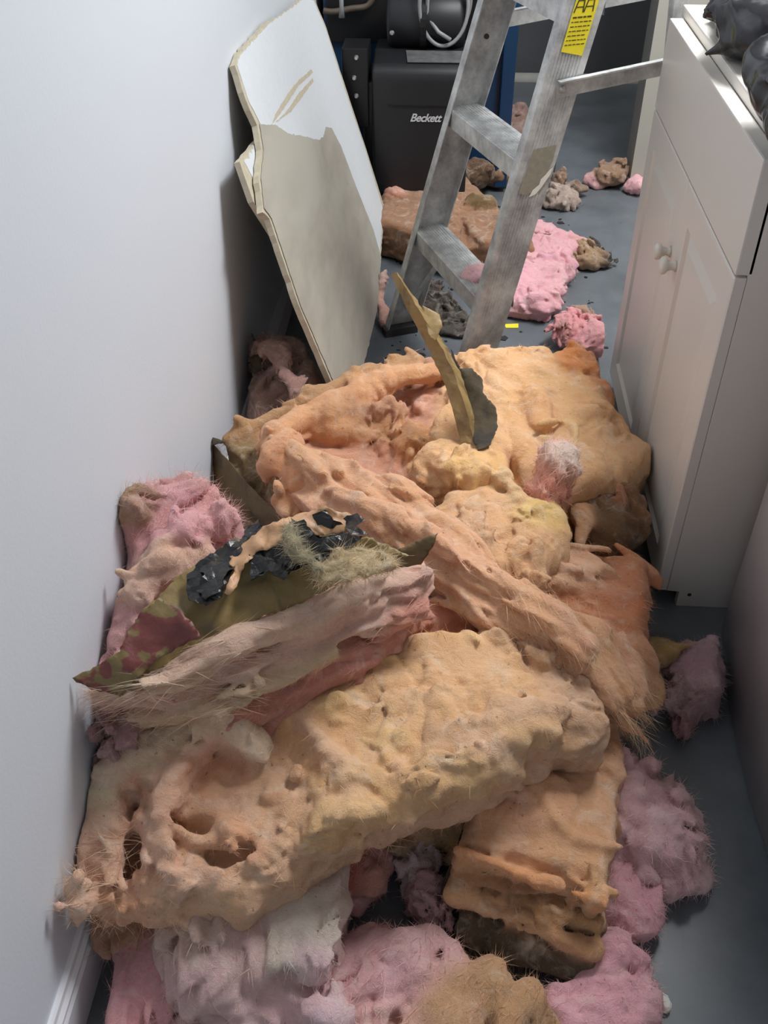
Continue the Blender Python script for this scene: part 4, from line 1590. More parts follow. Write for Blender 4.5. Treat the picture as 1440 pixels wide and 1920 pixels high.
# --- brown-orange batt to the right, against the cabinet
wool('insulation_batt', 'brownish orange batt pressed against the near foot of the white cabinet',
     [Slab([(975, 1050, 1208, 1045, .18), (985, 1100, 1216, 1095, .19), (1010, 1170, 1212, 1170, .185), (1060, 1240, 1225, 1235, .175), (1110, 1300, 1230, 1275, .15)], .14, .03, (231, 155, 113)),
      Slab([(1000, 1060, 1090, 1020, .21), (1010, 1085, 1150, 1060, .215)], .03, .014, (244, 191, 153), k=.02),
      Blob((1190, 1290, .12), (.045, .035, .035), .2, (237, 181, 133), k=.02),
      Blob((1150, 1240, .15), (.06, .05, .04), .2, (242, 175, 135), k=.02)],
     tufts=[dict(n=50, r=.006, len=.09, flow=(.9, -.45, 0), spread=.15, dent=.4)], grain=(.9, -.45, 0), lump=(.007, 20), crease=(.005, 30), h=.0038, xmax=CAB_X - .004 if False else .455, hair=(2500, .03), hair_flow=(.85, -.5, -.05),
     cuts=[lambda p: np.where(p[:, 1] > CAB_Y0 - .004, p[:, 0] - (CAB_X - .005), p[:, 0] - .5)],
     hair_kw=dict(wid=.0005, lift=.04, spread=.2, droop=.15))

# --- brown kraft covered lump beside the cabinet
wool('paper_covered_insulation_lump', 'crumpled brown paper-covered lump against the cabinet, right edge of the pile',
     [Blob((1140, 985, .15), (.07, .075, .055), .2, (118, 86, 54)), Blob((1180, 960, .16), (.03, .06, .05), .3, (136, 94, 62), k=.01),
      Rope([(1075, 950, .18, .014), (1090, 985, .19, .014), (1080, 1020, .18, .012)], (219, 166, 124), k=.01),
      Rope([(1165, 945, .20, .008), (1160, 920, .22, .004)], (200, 136, 100), k=.01),
      Blob((1110, 930, .15), (.05, .03, .03), .3, (130, 100, 62), k=.01)],
     mat=WOOL_DIRTY, lump=(.008, 18), crease=(.008, 26), fine=(.0015, 80), h=.0036, hair=(500, .015), xmax=CAB_X - .006)

# --- tufts on the right
wool('insulation_tuft', 'pale fluffy tuft standing up between the rear batt and the pink scrap',
     [Rope([(1010, 945, .25, .020), (1025, 910, .28, .028), (1045, 875, .30, .034), (1055, 855, .31, .026)], (244, 172, 151)), Blob((1055, 862, .315), (.035, .03, .03), .2, (240, 218, 206), k=.02)],
     mat=WOOL_PINK, lump=(.008, 26), crease=(.006, 34), h=.0034, hair=(2600, .03), hair_flow=(.5, .6, .5), hair_kw=dict(wid=.0005, lift=.3, spread=.5))
wool('insulation_scrap', 'small bright pink scrap in the gap by the cabinet, behind the brown lump',
     [Blob((1080, 910, .18), (.045, .035, .03), .2, PNK), Blob((1110, 905, .17), (.03, .03, .02), .5, ROSE, k=.01), Blob((1060, 930, .17), (.03, .03, .02), .5, ROSE, k=.01)],
     mat=WOOL_PINK, lump=(.009, 24), crease=(.008, 34), h=.0034, hair=(700, .014), xmax=CAB_X - .02)

# --- left: pink batt standing against the wall
wool('insulation_batt', 'pink batt heaped high against the left wall, behind the olive paper facing',
     [Slab([(236, 962, 410, 962, .455, .42), (232, 1010, 430, 1000, .43, .41), (215, 1080, 400, 1080, .41, .40), (196, 1160, 370, 1160, .385, .38), (178, 1250, 330, 1250, .35, .35)], .36, .04, (238, 179, 179)),
      Slab([(330, 960, 455, 985, .43, .40), (320, 1020, 440, 1040, .43, .40)], .18, .03, (244, 190, 194), k=.02),
      Rope([(300, 1020, .43, .022), (360, 1000, .435, .024), (420, 985, .42, .022)], (244, 180, 182), k=.015),
      Rope([(240, 1100, .405, .018), (300, 1060, .425, .02), (380, 1040, .42, .018)], (244, 198, 172), k=.015),
      Blob((250, 965, .455), (.018, .022, .02), 0, (160, 130, 96), k=.01)],
     mat=WOOL_PINK, seed=314, tufts=[dict(n=90, r=.006, len=.045, dent=.1), dict(n=25, r=.013, len=.06, k=.02, dent=.4)], lump=(.010, 17), crease=(.0065, 28), h=.0038, hair=(4000, .022), hair_kw=dict(wid=.0004, lift=.3),
     extra_hair=[dict(mask=upmask(zmin=.38, ymin=1.02), n=1200, length=.028, flow=(.3, 1, .3), lift=.7, wid=.0004)])

# --- paper faced batt on top of it
db = wool('insulation_batt', 'pink layered batt with olive and burgundy paper facing, left side of the pile',
     [Slab([(175, 1285, 190, 1305, .365), (280, 1240, 300, 1305, .37), (400, 1190, 420, 1262, .375), (520, 1130, 560, 1200, .38), (640, 1070, 690, 1140, .385), (760, 1040, 790, 1095, .37)], [.03, .035, .045, .05, .06, .06], .02, (234, 190, 172)),
      Rope([(175, 1308, .365, .005), (230, 1302, .375, .008), (280, 1285, .385, .012), (340, 1250, .392, .015), (430, 1210, .40, .017), (520, 1170, .402, .019), (620, 1125, .405, .018), (690, 1085, .40, .014)], (244, 205, 183), k=.012),
      Slab([(230, 1335, 260, 1350, .325), (360, 1300, 370, 1330, .335), (450, 1265, 470, 1300, .345), (600, 1190, 620, 1235, .345)], .022, .009, (223, 194, 159), k=.01),
      Slab([(400, 1290, 430, 1350, .30), (560, 1225, 580, 1270, .31), (700, 1160, 725, 1195, .31), (760, 1130, 780, 1165, .29)], .16, .03, (211, 146, 128), k=.015),
      Blob((740, 1120, .34), (.05, .035, .03), -.5, (219, 153, 135), k=.015)],
     mat=WOOL_PINK, tufts=[dict(n=80, r=.005, len=.07, flow=(.85, .5, 0), spread=.2, dent=.45), dict(n=30, r=.008, len=.04, mask=upmask(xmn=-.12), dent=.4)], lump=(.006, 20), crease=(.005, 34), layer=.009, h=.0034, grain=(.85, .5, 0), hair=(3500, .03), hair_flow=(-.85, -.5, 0),
     hair_kw=dict(wid=.0005, lift=.1, spread=.35),
     extra_hair=[dict(mask=upmask(xmx=-.25, zmin=.3), n=1500, length=.06, flow=(-1, -.25, -.1), lift=.12, wid=.0005, spread=.15)])
sheet('paper_facing', [(138, 1274, .405), (225, 1222, .43), (262, 1150, .455), (320, 1092, .465), (378, 1052, .47), (436, 1010, .475), (480, 1000, .475), (560, 1010, .475), (640, 1000, .48), (700, 1008, .475), (780, 1040, .46),
                       (690, 1060, .44), (630, 1098, .425), (540, 1140, .42), (430, 1185, .415), (340, 1235, .405), (262, 1276, .395), (226, 1306, .388), (170, 1292, .39)], OLIVE, parent=db,
      inner=[(400, 1110, .455), (520, 1070, .46), (300, 1180, .44)], jag=.003, crumple=(.005, 12), seed=41, step=.01)
sheet('printed_flap', [(136, 1272, .408), (226, 1220, .436), (240, 1180, .448), (262, 1148, .459), (300, 1120, .466), (330, 1140, .462), (360, 1165, .456), (376, 1195, .446), (330, 1215, .43), (290, 1240, .42), (240, 1290, .402), (228, 1304, .394), (170, 1290, .394)], BURG, parent=db,
      inner=[(300, 1180, .447)], jag=.003, crumple=(.004, 14), seed=42, thick=.001)
for k, pts in enumerate([
        [(365, 1060, .48), (400, 1035, .487), (440, 1010, .49), (455, 1030, .49), (440, 1055, .487), (425, 1080, .482), (415, 1110, .474), (385, 1125, .468), (368, 1105, .472), (385, 1080, .478)],
        [(455, 990, .487), (485, 975, .492), (500, 1000, .492), (480, 1040, .484), (470, 1060, .48), (450, 1040, .485)],
        [(485, 1010, .495), (520, 985, .505), (560, 985, .505), (600, 1010, .50), (640, 1000, .50), (680, 1005, .495), (660, 1025, .49), (600, 1035, .488), (560, 1050, .485), (540, 1075, .48), (515, 1060, .48), (495, 1075, .478), (470, 1085, .475), (480, 1050, .482)],
        [(468, 1002, .491), (520, 976, .499), (560, 982, .501), (600, 1004, .497), (645, 998, .497), (652, 1030, .486), (600, 1050, .483), (565, 1062, .480), (532, 1085, .476), (500, 1066, .480), (470, 1086, .474)],
        [(350, 1076, .474), (395, 1040, .483), (430, 1032, .486), (440, 1060, .482), (428, 1085, .476), (412, 1120, .468), (385, 1135, .463), (352, 1122, .464)],
        [(585, 965, .52), (610, 955, .525), (625, 975, .515), (645, 985, .505), (620, 992, .505), (595, 985, .51)],
        [(640, 975, .505), (670, 962, .51), (685, 975, .507), (668, 985, .503), (690, 1000, .497), (660, 1003, .497)],
        [(545, 970, .515), (570, 975, .512), (590, 1000, .505), (570, 1020, .50), (545, 1000, .505)]]):
    sheet('tar_paper_flap', pts, TAR, parent=db, jag=.003, step=.006, smooth=False, crumple=(.005, 22), seed=50 + k, thick=.001, cell=.011)
sheet('kraft_strip', [(430, 1040, .49), (455, 1015, .50), (500, 985, .51), (560, 960, .515), (610, 950, .52), (680, 968, .505), (640, 1000, .495), (560, 1005, .498), (480, 1035, .49), (450, 1075, .478), (432, 1115, .47), (420, 1112, .47), (440, 1070, .48)], paper_mat('tan_paper', (200, 155, 117), (170, 130, 90), 14, .5, .6), parent=db, jag=.004, step=.007, crumple=(.006, 20), seed=61, thick=.0008)
sheet('kraft_strip', [(730, 1040, .45), (770, 1018, .46), (822, 1000, .47), (812, 1025, .455), (790, 1060, .43), (740, 1065, .43)], KRAFT, parent=db, jag=.002, crumple=(.003, 20), seed=62)
wool('insulation_tuft', 'grey-green fibre tuft lying across the olive paper near its torn black edge',
     [Slab([(590, 1060, 610, 1090, .478), (640, 1035, 650, 1085, .485), (690, 1035, 700, 1070, .475), (735, 1045, 735, 1065, .46)], .014, .006, (203, 182, 145)), Rope([(540, 1000, .51, .006), (560, 1035, .50, .006), (590, 1065, .488, .007)], (170, 160, 130), k=.01)],
     lump=(.005, 26), crease=(.004, 40), h=.0032, hair=(3500, .024), hair_flow=(.7, .4, 0), hair_kw=dict(wid=.00035, lift=.2, spread=.6))
wool('insulation_chunk', 'shadowed salmon chunk sunk in the gap between the paper-faced batt and the front batt',
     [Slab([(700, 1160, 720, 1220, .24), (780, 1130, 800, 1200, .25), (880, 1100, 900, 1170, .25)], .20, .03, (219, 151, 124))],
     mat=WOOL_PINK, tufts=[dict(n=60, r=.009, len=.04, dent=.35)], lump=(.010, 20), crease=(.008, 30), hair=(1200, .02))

# --- mottled piece low by the left wall
wool('insulation_batt', 'mottled mauve-brown batt low against the left wall, under the paper-faced batt',
     [Slab([(168, 1318, 300, 1335, .285), (160, 1400, 240, 1400, .26), (150, 1490, 200, 1490, .225), (150, 1560, 190, 1560, .18)], [.27, .25, .21, .16], .03, (150, 118, 110)),
      Rope([(200, 1350, .305, .014), (230, 1375, .31, .016), (270, 1345, .315, .014)], (176, 134, 136), k=.012)],
     mat=WOOL_DIRTY, tufts=[dict(n=60, r=.006, len=.03, dent=.3)], lump=(.009, 20), crease=(.009, 34), h=.0038, hair=(1800, .016), hair_kw=dict(lift=.4))

# --- bottom pinks
wool('insulation_batt', 'pale pink fluffy batt hanging out below the front batt, lower left centre',
     [Slab([(430, 1620, 640, 1545, .115), (360, 1700, 645, 1640, .11), (310, 1760, 640, 1750, .10), (400, 1820, 640, 1830, .09), (505, 1870, 650, 1890, .08), (530, 1990, 660, 1990, .07)], [.13, .12, .11, .09, .08, .07], .03, (243, 203, 203)),
      Blob((380, 1740, .10), (.06, .05, .035), 0, (212, 180, 164), k=.02), Blob((470, 1800, .09), (.06, .05, .035), 0, (234, 194, 189), k=.02),
      Blob((560, 1720, .10), (.04, .09, .03), -.2, (234, 217, 202), k=.02), Blob((580, 1850, .075), (.05, .05, .03), 0, (243, 200, 202), k=.02)],
     mat=WOOL_PINK, lump=(.012, 17), crease=(.009, 26), h=.0038, tufts=[dict(n=110, r=.007, len=.05, flow=(.1, -1, 0), spread=.6, dent=.35), dict(n=25, r=.014, len=.06, k=.02, dent=.3)], grain=(.2, 1, 0), hair=(4000, .025), hair_flow=(.1, -1, 0), hair_kw=dict(wid=.0004, lift=.15, spread=.5))
wool('insulation_batt', 'pink batt at the bottom left corner, lying along the white baseboard',
     [Slab([(215, 1700, 360, 1690, .085), (208, 1770, 365, 1770, .08), (205, 1850, 345, 1860, .075), (198, 1930, 320, 1930, .065), (190, 2010, 310, 2010, .06)], .075, .03, (236, 172, 177)),
      Blob((230, 1720, .085), (.05, .035, .03), 0, (176, 134, 104), k=.02), Blob((360, 1840, .05), (.04, .04, .03), 0, (227, 184, 164), k=.02)],
     mat=WOOL_PINK, tufts=[dict(n=50, r=.006, len=.07, flow=(0, -1, 0), spread=.3, dent=.4)], lump=(.007, 16), crease=(.005, 28), h=.0038, xmin=WALL_X + .018, grain=(0, 1, 0), hair=(2200, .025), hair_flow=(0, -1, 0), hair_kw=dict(wid=.0004, lift=.12))
wool('insulation_scrap', 'small pink and brown scrap at the bottom edge, between two pink batts',
     [Blob((360, 1880, .025), (.05, .04, .03), 0, (222, 184, 175)), Blob((420, 1900, .025), (.04, .035, .02), 0, (150, 112, 84), k=.015), Blob((450, 1860, .03), (.03, .04, .02), .3, (215, 188, 154), k=.015)],
     mat=WOOL_DIRTY, lump=(.010, 22), crease=(.008, 34), tufts=[dict(n=30, r=.006, len=.035, up=.004, dent=.25)], h=.0036, hair=(900, .02))
wool('insulation_chunk', 'pink chunk with red-brown stains on the floor below the front batt',
     [Slab([(600, 1570, 745, 1535, .085), (620, 1610, 748, 1585, .08), (640, 1655, 735, 1630, .07), (645, 1700, 690, 1690, .05)], .08, .03, (234, 170, 175)),
      Blob((655, 1620, .08), (.022, .05, .02), -.2, (176, 92, 76), k=.01), Blob((690, 1640, .07), (.03, .03, .02), -.2, (203, 143, 128), k=.01)],
     mat=WOOL_PINK, lump=(.006, 22), crease=(.004, 34), h=.0036, hair=(1500, .02), hair_kw=dict(lift=.15))
wool('insulation_chunk', 'yellow-brown chunk in the dark gap under the front batt, beside the brown-ended batt',
     [Slab([(730, 1500, 750, 1560, .09), (800, 1480, 810, 1560, .10), (850, 1480, 850, 1560, .10)], .09, .03, (200, 153, 105)), Blob((770, 1580, .04), (.04, .03, .03), 0, (120, 100, 74), k=.015)],
     mat=WOOL_DIRTY, lump=(.010, 24), crease=(.008, 34), tufts=[dict(n=30, r=.006, len=.035, up=.004, dent=.25)], h=.0036, hair=(900, .02))
for k, (a, b_, z, rx, ry, c_) in enumerate([(780, 1625, .03, .016, .035, (206, 176, 176)), (800, 1690, .03, .018, .03, (195, 150, 156))]):
    wool('insulation_scrap', ['ragged greyish pink scrap in the dark gap under the front batt', 'lower ragged mauve scrap tucked beside the brown-ended batt'][k],
         [Blob((a, b_, z), (rx, ry, .03), .2, c_)], mat=WOOL_DIRTY, lump=(.010, 40), crease=(.010, 50), tufts=[dict(n=30, r=.006, len=.035, up=.004, dent=.25)], h=.003, hair=(500, .014), hair_kw=dict(lift=.6))
wool('insulation_batt', 'pink and brown fluffy batt at the bottom edge, in front of the brown-ended batt',
     [Slab([(645, 1850, 640, 2010, .04), (740, 1775, 730, 2010, .055), (830, 1790, 840, 2010, .045), (920, 1845, 930, 2010, .045), (1030, 1915, 1030, 2020, .04)], .055, .025, (222, 174, 146)),
      Blob((700, 1860, .04), (.06, .07, .03), 0, (240, 182, 184), k=.03), Blob((770, 1810, .05), (.05, .045, .02), 0, (240, 190, 190), k=.03),
      Blob((900, 1915, .04), (.08, .05, .022), 0, (206, 160, 120), k=.03), Blob((985, 1965, .035), (.05, .05, .02), 0, (184, 142, 102), k=.02)],
     mat=WOOL_PINK, lump=(.010, 18), crease=(.009, 30), h=.0038, tufts=[dict(n=110, r=.007, len=.05, flow=(.1, -1, 0), spread=.6, dent=.35), dict(n=25, r=.014, len=.06, k=.02, dent=.3)], grain=(.5, 1, 0), hair=(4500, .025), hair_flow=(-.4, -1, .2), hair_kw=dict(wid=.0004, lift=.35, spread=.5))
wool('insulation_chunk', 'bright pink chunk at the bottom edge, right of the brown batt',
     [Slab([(1080, 1840, 1060, 2000, .05), (1160, 1800, 1130, 2000, .06), (1200, 1840, 1200, 2000, .05)], .06, .025, (243, 180, 188)), Blob((1150, 1790, .045), (.03, .035, .025), 0, (243, 182, 190), k=.02), Blob((1215, 1880, .03), (.02, .04, .025), 0, (243, 188, 194), k=.02)],
     mat=WOOL_PINK, lump=(.008, 20), crease=(.006, 30), h=.0038, hair=(2200, .02), hair_kw=dict(wid=.0004, lift=.3))
wool('insulation_tuft', 'large fluffy pale pink tuft on the floor, right of the brown-ended batt',
     [Blob((1190, 1540, .05), (.08, .10, .05), .2, (236, 190, 194)), Blob((1235, 1590, .04), (.06, .07, .04), .2, (232, 188, 192), k=.02), Blob((1265, 1620, .03), (.04, .04, .03), .2, (224, 188, 185), k=.02), Blob((1255, 1520, .035), (.035, .04, .03), 0, (222, 184, 183), k=.02),
      Blob((1160, 1490, .05), (.04, .04, .04), 0, (228, 164, 171), k=.02)],
     mat=WOOL_PINK, tufts=[dict(n=80, r=.009, len=.035, dent=.2, up=.003)], lump=(.012, 20), crease=(.009, 28), h=.0036, hair=(5000, .022), hair_kw=dict(wid=.0004, lift=.45, spread=.9))
wool('insulation_scrap', 'small pink scrap below the large pale tuft, against the brown-ended batt',
     [Blob((1170, 1690, .035), (.05, .055, .035), .2, (238, 176, 184)), Blob((1205, 1700, .025), (.03, .025, .02), .2, (228, 180, 182), k=.02), Blob((1165, 1650, .03), (.03, .04, .03), 0, (241, 180, 188), k=.02)],
     mat=WOOL_PINK, lump=(.009, 22), crease=(.007, 32), h=.0036, hair=(1500, .018), hair_kw=dict(wid=.0004, lift=.4))
wool('insulation_tuft', 'dusky mauve tuft on the floor in the shade beside the laundry machine',
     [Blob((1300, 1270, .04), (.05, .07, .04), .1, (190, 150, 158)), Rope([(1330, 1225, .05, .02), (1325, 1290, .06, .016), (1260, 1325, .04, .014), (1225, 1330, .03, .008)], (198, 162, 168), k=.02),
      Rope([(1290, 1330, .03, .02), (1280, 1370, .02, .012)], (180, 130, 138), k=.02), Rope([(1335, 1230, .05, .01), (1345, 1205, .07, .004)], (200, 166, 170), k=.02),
      Blob((1305, 1300, .075), (.012, .025, .03), .5, (140, 100, 104), k=.01, sub=True)],  # hollow toned down, shade put into the colour
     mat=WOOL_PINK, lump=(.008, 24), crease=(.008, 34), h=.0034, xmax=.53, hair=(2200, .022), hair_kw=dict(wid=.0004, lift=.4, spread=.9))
wool('insulation_scrap', 'thin yellow wisp poking from the pile toward the laundry machine',
     [Blob((1235, 1225, .07), (.04, .03, .025), 0, (176, 148, 96)), Rope([(1240, 1230, .08, .014), (1270, 1215, .085, .008), (1300, 1208, .09, .003)], (200, 155, 96), k=.01)],
     lump=(.006, 26), crease=(.005, 40), h=.0034, hair=(700, .02), hair_flow=(1, .2, .1), cuts=[lambda p: np.where(p[:, 1] > CAB_Y0 - .004, p[:, 0] - (CAB_X - .005), p[:, 0] - 2)])

# --- behind the pile
wool('insulation_batt', 'dark scorched pink clump between the left wall and the leaning plasterboard',
     [Slab([(480, 650, 560, 640, .22), (478, 700, 590, 700, .20), (470, 750, 600, 740, .17), (465, 790, 560, 790, .14)], .18, .03, (150, 116, 104)),
      Rope([(520, 660, .245, .010), (530, 700, .235, .014), (560, 740, .21, .014)], (184, 142, 132), k=.012), Rope([(490, 720, .22, .012), (500, 770, .18, .014)], (166, 132, 106), k=.012),
      Blob((515, 755, .19), (.03, .03, .04), 0, (70, 44, 36), k=.012, sub=True)],  # dark pit, its shade put into the wool colour
     mat=WOOL_DIRTY, tufts=[dict(n=40, r=.007, len=.07, flow=(0, .3, 1), spread=.5, dent=.3)], lump=(.010, 22), crease=(.010, 30), h=.0040, hair=(1800, .022), hair_kw=dict(lift=.5))
sheet('torn_paper_scrap', [(472, 625, .235), (478, 655, .235), (466, 672, .22), (474, 700, .215), (490, 695, .215), (492, 650, .235), (484, 632, .24), (480, 640, .24)], KRAFT_DK, 'dark torn paper scrap standing against the left wall behind the pile', 'paper', jag=.002, crumple=(.004, 25), seed=71)
wool('insulation_batt', 'salmon brown-edged batt lying on the floor behind the bottom step of the ladder',
     [Slab([(726, 362, 722, 415, .125), (780, 345, 780, 430, .13), (860, 335, 862, 450, .13), (922, 326, 926, 455, .12)], .12, .022, (164, 120, 90)),
      Slab([(712, 400, 712, 420, .07), (790, 420, 790, 440, .07), (870, 440, 870, 462, .07), (915, 440, 915, 462, .06)], .06, .02, (104, 76, 50), k=.012),
      Blob((905, 380, .13), (.05, .04, .02), 0, (118, 92, 54), k=.02), Blob((925, 398, .135), (.02, .02, .02), 0, (50, 36, 24), k=.01, sub=True),  # near-black pit has shade put into its colour
      Blob((740, 365, .125), (.03, .03, .02), 0, (231, 164, 143), k=.02)],
     lump=(.006, 18), crease=(.004, 28), layer=.003, h=.0046, mat=WOOL, hair=(1500, .02))
wool('insulation_chunk', 'reddish pink chunk with dark top on the floor behind the batt at the ladder',
     [Blob((900, 290, .08), (.06, .09, .07), 0, (203, 129, 111)), Blob((890, 325, .08), (.08, .05, .05), 0, (110, 82, 58), k=.02), Blob((930, 320, .06), (.07, .06, .05), 0, (150, 112, 82), k=.02)],
     mat=WOOL_DIRTY, lump=(.008, 18), crease=(.006, 28), tufts=[dict(n=30, r=.006, len=.035, up=.004, dent=.25)], h=.0046, hair=(700, .02))
wool('insulation_scrap', 'brownish pink scrap on the far floor beside the blue boiler',
     [Blob((975, 222, .04), (.10, .06, .04), .3, (150, 118, 106)), Blob((985, 240, .03), (.08, .04, .03), .3, (164, 136, 126), k=.02)],
     mat=WOOL_DIRTY, lump=(.010, 14), crease=(.008, 24), tufts=[dict(n=30, r=.006, len=.035, up=.004, dent=.25)], h=.005, hair=(400, .03))
wool('insulation_batt', 'clean pink batt on the floor behind the ladder near side rail',
     [Slab([(955, 405, 1000, 415, .06, .06), (950, 440, 1085, 440, .075), (950, 480, 1070, 490, .08), (945, 520, 1055, 530, .08), (940, 550, 1040, 560, .07)], .075, .03, (241, 180, 188)),
      Rope([(1020, 550, .05, .022), (1045, 580, .03, .014)], (232, 174, 179), k=.02), Blob((1085, 460, .05), (.04, .03, .03), 0, (228, 164, 163), k=.02)],
     mat=WOOL_PINK, tufts=[dict(n=60, r=.007, len=.04, dent=.3)], lump=(.008, 18), crease=(.006, 28), h=.0042, hair=(1800, .02), hair_kw=dict(lift=.3))
wool('insulation_scrap', 'tan scrap with charred black tip beside the clean pink batt',
     [Blob((1100, 480, .03), (.05, .05, .03), 0, (176, 144, 112)), Blob((1125, 485, .02), (.03, .03, .02), 0, (40, 34, 30), k=.01), Blob((1110, 462, .03), (.02, .02, .02), 0, (44, 36, 32), k=.01)],
     mat=WOOL_DIRTY, lump=(.009, 26), crease=(.009, 36), tufts=[dict(n=30, r=.006, len=.035, up=.004, dent=.25)], h=.004, hair=(400, .015))
wool('insulation_chunk', 'coarse pink chunk on the floor between the rear batt and the cabinet door',
     [Blob((1070, 620, .05), (.045, .05, .045), 0, (234, 159, 161)), Blob((1125, 635, .05), (.05, .07, .045), 0, (238, 170, 173), k=.02), Blob((1090, 600, .04), (.03, .03, .03), 0, (170, 134, 116), k=.02),
      Blob((1055, 610, .09), (.014, .02, .03), 0, (150, 80, 60), k=.01, sub=True)],  # pit colour darkened to stand for shade
     mat=WOOL_PINK, lump=(.010, 26), crease=(.010, 40), h=.0036, xmax=CAB_X - .006, hair=(900, .014), hair_kw=dict(lift=.5))
wool('insulation_scrap', 'grey-tan scrap on the floor right of the ladder rail, behind the clean pink batt',
     [Blob((1045, 370, .03), (.07, .05, .03), 0, (176, 156, 144)), Blob((1075, 355, .03), (.05, .03, .02), 0, (140, 116, 100), k=.02), Blob((1045, 335, .04), (.03, .04, .03), 0, (150, 118, 96), k=.02)],
     mat=WOOL_DIRTY, lump=(.009, 20), crease=(.007, 30), tufts=[dict(n=30, r=.006, len=.035, up=.004, dent=.25)], h=.0044, hair=(600, .02))
wool('insulation_scrap', 'brown and pink scrap at the foot of the white partition',
     [Blob((1150, 325, .05), (.06, .05, .045), 0, (150, 116, 92)), Blob((1120, 340, .02), (.05, .03, .02), 0, (212, 160, 162), k=.02), Blob((1152, 322, .10), (.02, .02, .03), 0, (80, 56, 44), k=.01, sub=True)],  # last blob is a pit with shade put into its colour
     mat=WOOL_DIRTY, lump=(.010, 22), crease=(.009, 30), tufts=[dict(n=30, r=.006, len=.035, up=.004, dent=.25)], h=.0044, hair=(400, .02))
wool('insulation_scrap', 'little pink scrap beside the far edge of the cabinet',
     [Blob((1190, 347, .03), (.035, .05, .03), 0, (238, 180, 186))], mat=WOOL_PINK, lump=(.008, 24), h=.0044, hair=(250, .02))
wool('insulation_scrap', 'curl of pink wool at the far foot of the ladder, beside the plasterboard',
     [Rope([(712, 545, .06, .010), (712, 575, .04, .014), (722, 605, .02, .018), (745, 600, .02, .016), (775, 595, .015, .010)], (227, 176, 160)), Rope([(722, 510, .09, .008), (714, 545, .06, .010)], (218, 180, 169), k=.01), Blob((714, 545, .06), (.014, .014, .012), 0, (60, 50, 40), k=.005)],
     mat=WOOL_PINK, lump=(.006, 30), crease=(.004, 40), h=.0034, hair=(500, .012))
wool('insulation_scrap', 'pink scrap hanging over the near end of the bottom ladder step',
     [Slab([(872, 497, 884, 515, .312), (898, 490, 900, 520, .318), (925, 500, 922, 516, .314)], .016, .007, (238, 186, 190)), Rope([(880, 512, .31, .009), (876, 535, .285, .008), (880, 550, .27, .004)], (241, 192, 194), k=.01)],
     mat=WOOL_PINK, lump=(.005, 34), crease=(.004, 50), h=.0026, hair=(700, .016), hair_kw=dict(lift=.4))
wool('insulation_scrap', 'dark wet debris heap on the floor under the bottom ladder step',
     [Blob((810, 575, .015), (.07, .10, .018), .4, (58, 50, 44)), Blob((850, 610, .012), (.05, .06, .014), .4, (66, 60, 54), k=.01), Blob((790, 540, .015), (.06, .05, .018), 0, (70, 56, 48), k=.02)],
     mat=WOOL_DIRTY, lump=(.009, 30), crease=(.008, 44), tufts=[dict(n=30, r=.006, len=.035, up=.004, dent=.25)], h=.0036, hair=(200, .01), cat='debris')

# --- folded kraft strip standing out of the rear batt
ks = fold_strip('kraft_paper_strip', 'long folded brown paper strip sticking up out of the rear batt',
                [(733, 513, .50), (760, 572, .46), (798, 645, .40), (836, 728, .34), (868, 845, .26)],
                [(744, 511, .512), (780, 572, .475), (822, 642, .415), (860, 722, .355), (893, 842, .272)],
                [(758, 530, .49), (800, 590, .455), (836, 648, .40), (872, 724, .34), (903, 838, .262)], OCHRE)
sheet('torn_corner', [(792, 572, .47), (824, 590, .455), (830, 612, .44), (815, 640, .42), (802, 625, .432)], OCHRE, parent=ks, jag=.001, crumple=(.002, 20), seed=83, cell=.004)
sheet('kraft_paper_flap', [(846, 655, .36), (862, 690, .36), (885, 690, .355), (905, 712, .345), (905, 735, .335), (930, 765, .32), (934, 800, .30), (920, 835, .29), (896, 845, .285), (878, 800, .29), (860, 750, .305), (845, 705, .33)],
      KRAFT_DK, 'dark torn paper flap beside the folded strip on the rear batt', 'paper', jag=.002, step=.006, crumple=(.0025, 12), seed=82, thick=.001, cell=.004)
# --- ripped kraft pieces among the debris
rs = np.random.RandomState(5)
CHAR = simple_mat('charred_flake', (34, 31, 28), 0.7)
spots = []
for _ in range(400):
    x, y = rs.uniform(-.15, .46), rs.uniform(2.0, 3.7)
    dens = math.exp(-((x - .05) / .25) ** 2 - ((y - 2.55) / .6) ** 2) + (.75 if y < 3.4 else .2)
    if rs.rand() < dens * .7:
        spots.append((x, y))
spots = spots[:230]
for k, (x, y) in enumerate(spots):
    bm = bmesh.new()
    n = rs.randint(5, 8)
    r = rs.uniform(.0025, .009) * (1.9 if rs.rand() < .12 else 1)
    el = rs.uniform(.35, 1)
    an = rs.uniform(0, 6.28)
    pts = []
    for i in range(n):
        t_ = 2 * math.pi * i / n
        q = rs.uniform(.6, 1.2) * r
        px_, py_ = math.cos(t_) * q, math.sin(t_) * q * el
        pts.append((x + px_ * math.cos(an) - py_ * math.sin(an), y + px_ * math.sin(an) + py_ * math.cos(an), 0.0003))
    prism(bm, pts, (0, 0, rs.uniform(.0008, .003)))
    tag(bm_obj('debris_flake', bm, CHAR, None, (x, y, 0)), 'tiny charred flake scattered on the grey floor behind the pile', 'debris', 'charred flakes on the floor')
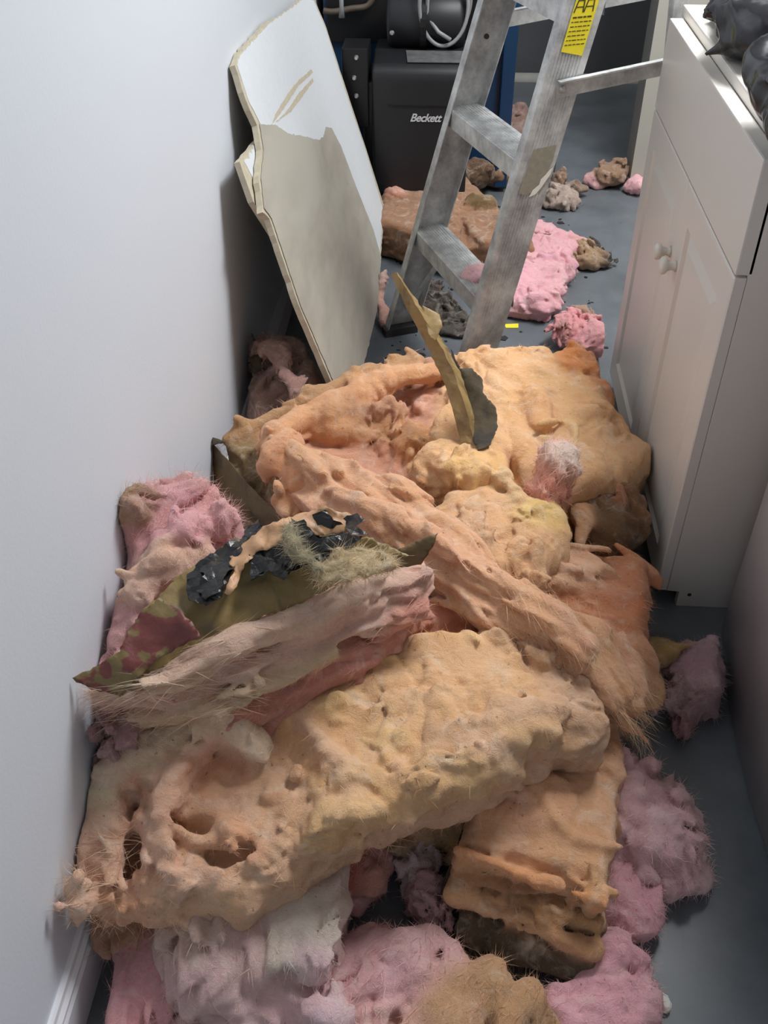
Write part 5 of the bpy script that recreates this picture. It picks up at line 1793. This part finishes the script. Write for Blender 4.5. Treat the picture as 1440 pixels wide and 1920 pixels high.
for nm, lab_, cat, pts, m, th in [
        ('yellow_scrap', 'small bright yellow scrap on the floor at the foot of the ladder', 'scrap', [(946, 608), (972, 607), (972, 615), (948, 615)], YEL, .001),
        ('foam_crumb', 'white crumbled foam piece on the floor at the bottom right', 'scrap', [(1232, 1868), (1240, 1862), (1246, 1876), (1258, 1884), (1256, 1900), (1242, 1903), (1235, 1890)], PAPER_W, .012)]:
    bm = bmesh.new()
    prism(bm, [P(a, b_, z=.0005) for a, b_ in pts], (0, 0, th))
    tag(bm_obj(nm, bm, m, None, tuple(P(pts[0][0], pts[0][1], z=0)), bevel=th * .25, seg=1), lab_, cat)

# --- black rubbish bag on the cabinet
BAGM, nt, b = mat_new('black_plastic')
b.inputs['Base Color'].default_value = (*srgb(34, 34, 38), 1)
b.inputs['Roughness'].default_value = 0.2
N, L = nt.nodes, nt.links
tc = N.new('ShaderNodeTexCoord'); n1 = N.new('ShaderNodeTexNoise'); n1.inputs['Scale'].default_value = 13; n1.inputs['Detail'].default_value = 2; n1.inputs['Distortion'].default_value = 0.8
L.new(tc.outputs['Object'], n1.inputs['Vector'])
bp = N.new('ShaderNodeBump'); bp.inputs['Strength'].default_value = .5; bp.inputs['Distance'].default_value = .012
L.new(n1.outputs['Fac'], bp.inputs['Height']); L.new(bp.outputs['Normal'], b.inputs['Normal'])
zt = CAB_H + .022
wool('rubbish_bag', 'glossy black plastic rubbish bag lying on top of the white cabinet',
     [Blob((1450, 35, zt + .06), (.10, .12, .065), 0, (30, 30, 30)), Blob((1540, 0, zt + .07), (.14, .16, .07), 0, (30, 30, 30), k=.03), Rope([(1425, 62, zt + .045, .04), (1365, 78, zt + .028, .024), (1322, 94, zt + .012, .010)], (30, 30, 30), k=.02),
      Rope([(1362, -10, zt + .04, .03), (1400, 40, zt + .05, .04)], (30, 30, 30), k=.02),
      Blob((1535, 170, zt + .06), (.085, .14, .065), .2, (30, 30, 30), k=.02), Blob((1512, 240, zt + .04), (.045, .09, .042), .2, (30, 30, 30), k=.02)],
     mat=BAGM, sharp=True, grain=(.9, .3, .2), rag=1.4, lump=(.009, 16), crease=(.014, 15), fine=(.0002, 60), h=.0036, hair=None, z0=zt + .001, cat='rubbish bag')

# ------------------------------------------------------------------ ceiling lamps, the far one added to go with its fill light
LAMP_M, nt, b = mat_new('lamp_diffuser')
b.inputs['Emission Color'].default_value = (1, .98, .95, 1)
b.inputs['Emission Strength'].default_value = 2.0
for loc, lab_ in (((0.72, 2.1), 'square white ceiling lamp above the pile'), ((0.95, 4.2), 'added unseen ceiling lamp near the boiler')):
    t = empty('ceiling_lamp', (loc[0], loc[1], 2.42), lab_, 'lamp')
    box_obj('frame', (loc[0] - .3, loc[1] - .58, 2.395), (loc[0] + .3, loc[1] + .58, 2.42), PAINT_TRIM, t)
    box_obj('diffuser', (loc[0] - .27, loc[1] - .55, 2.385), (loc[0] + .27, loc[1] + .55, 2.395), LAMP_M, t)
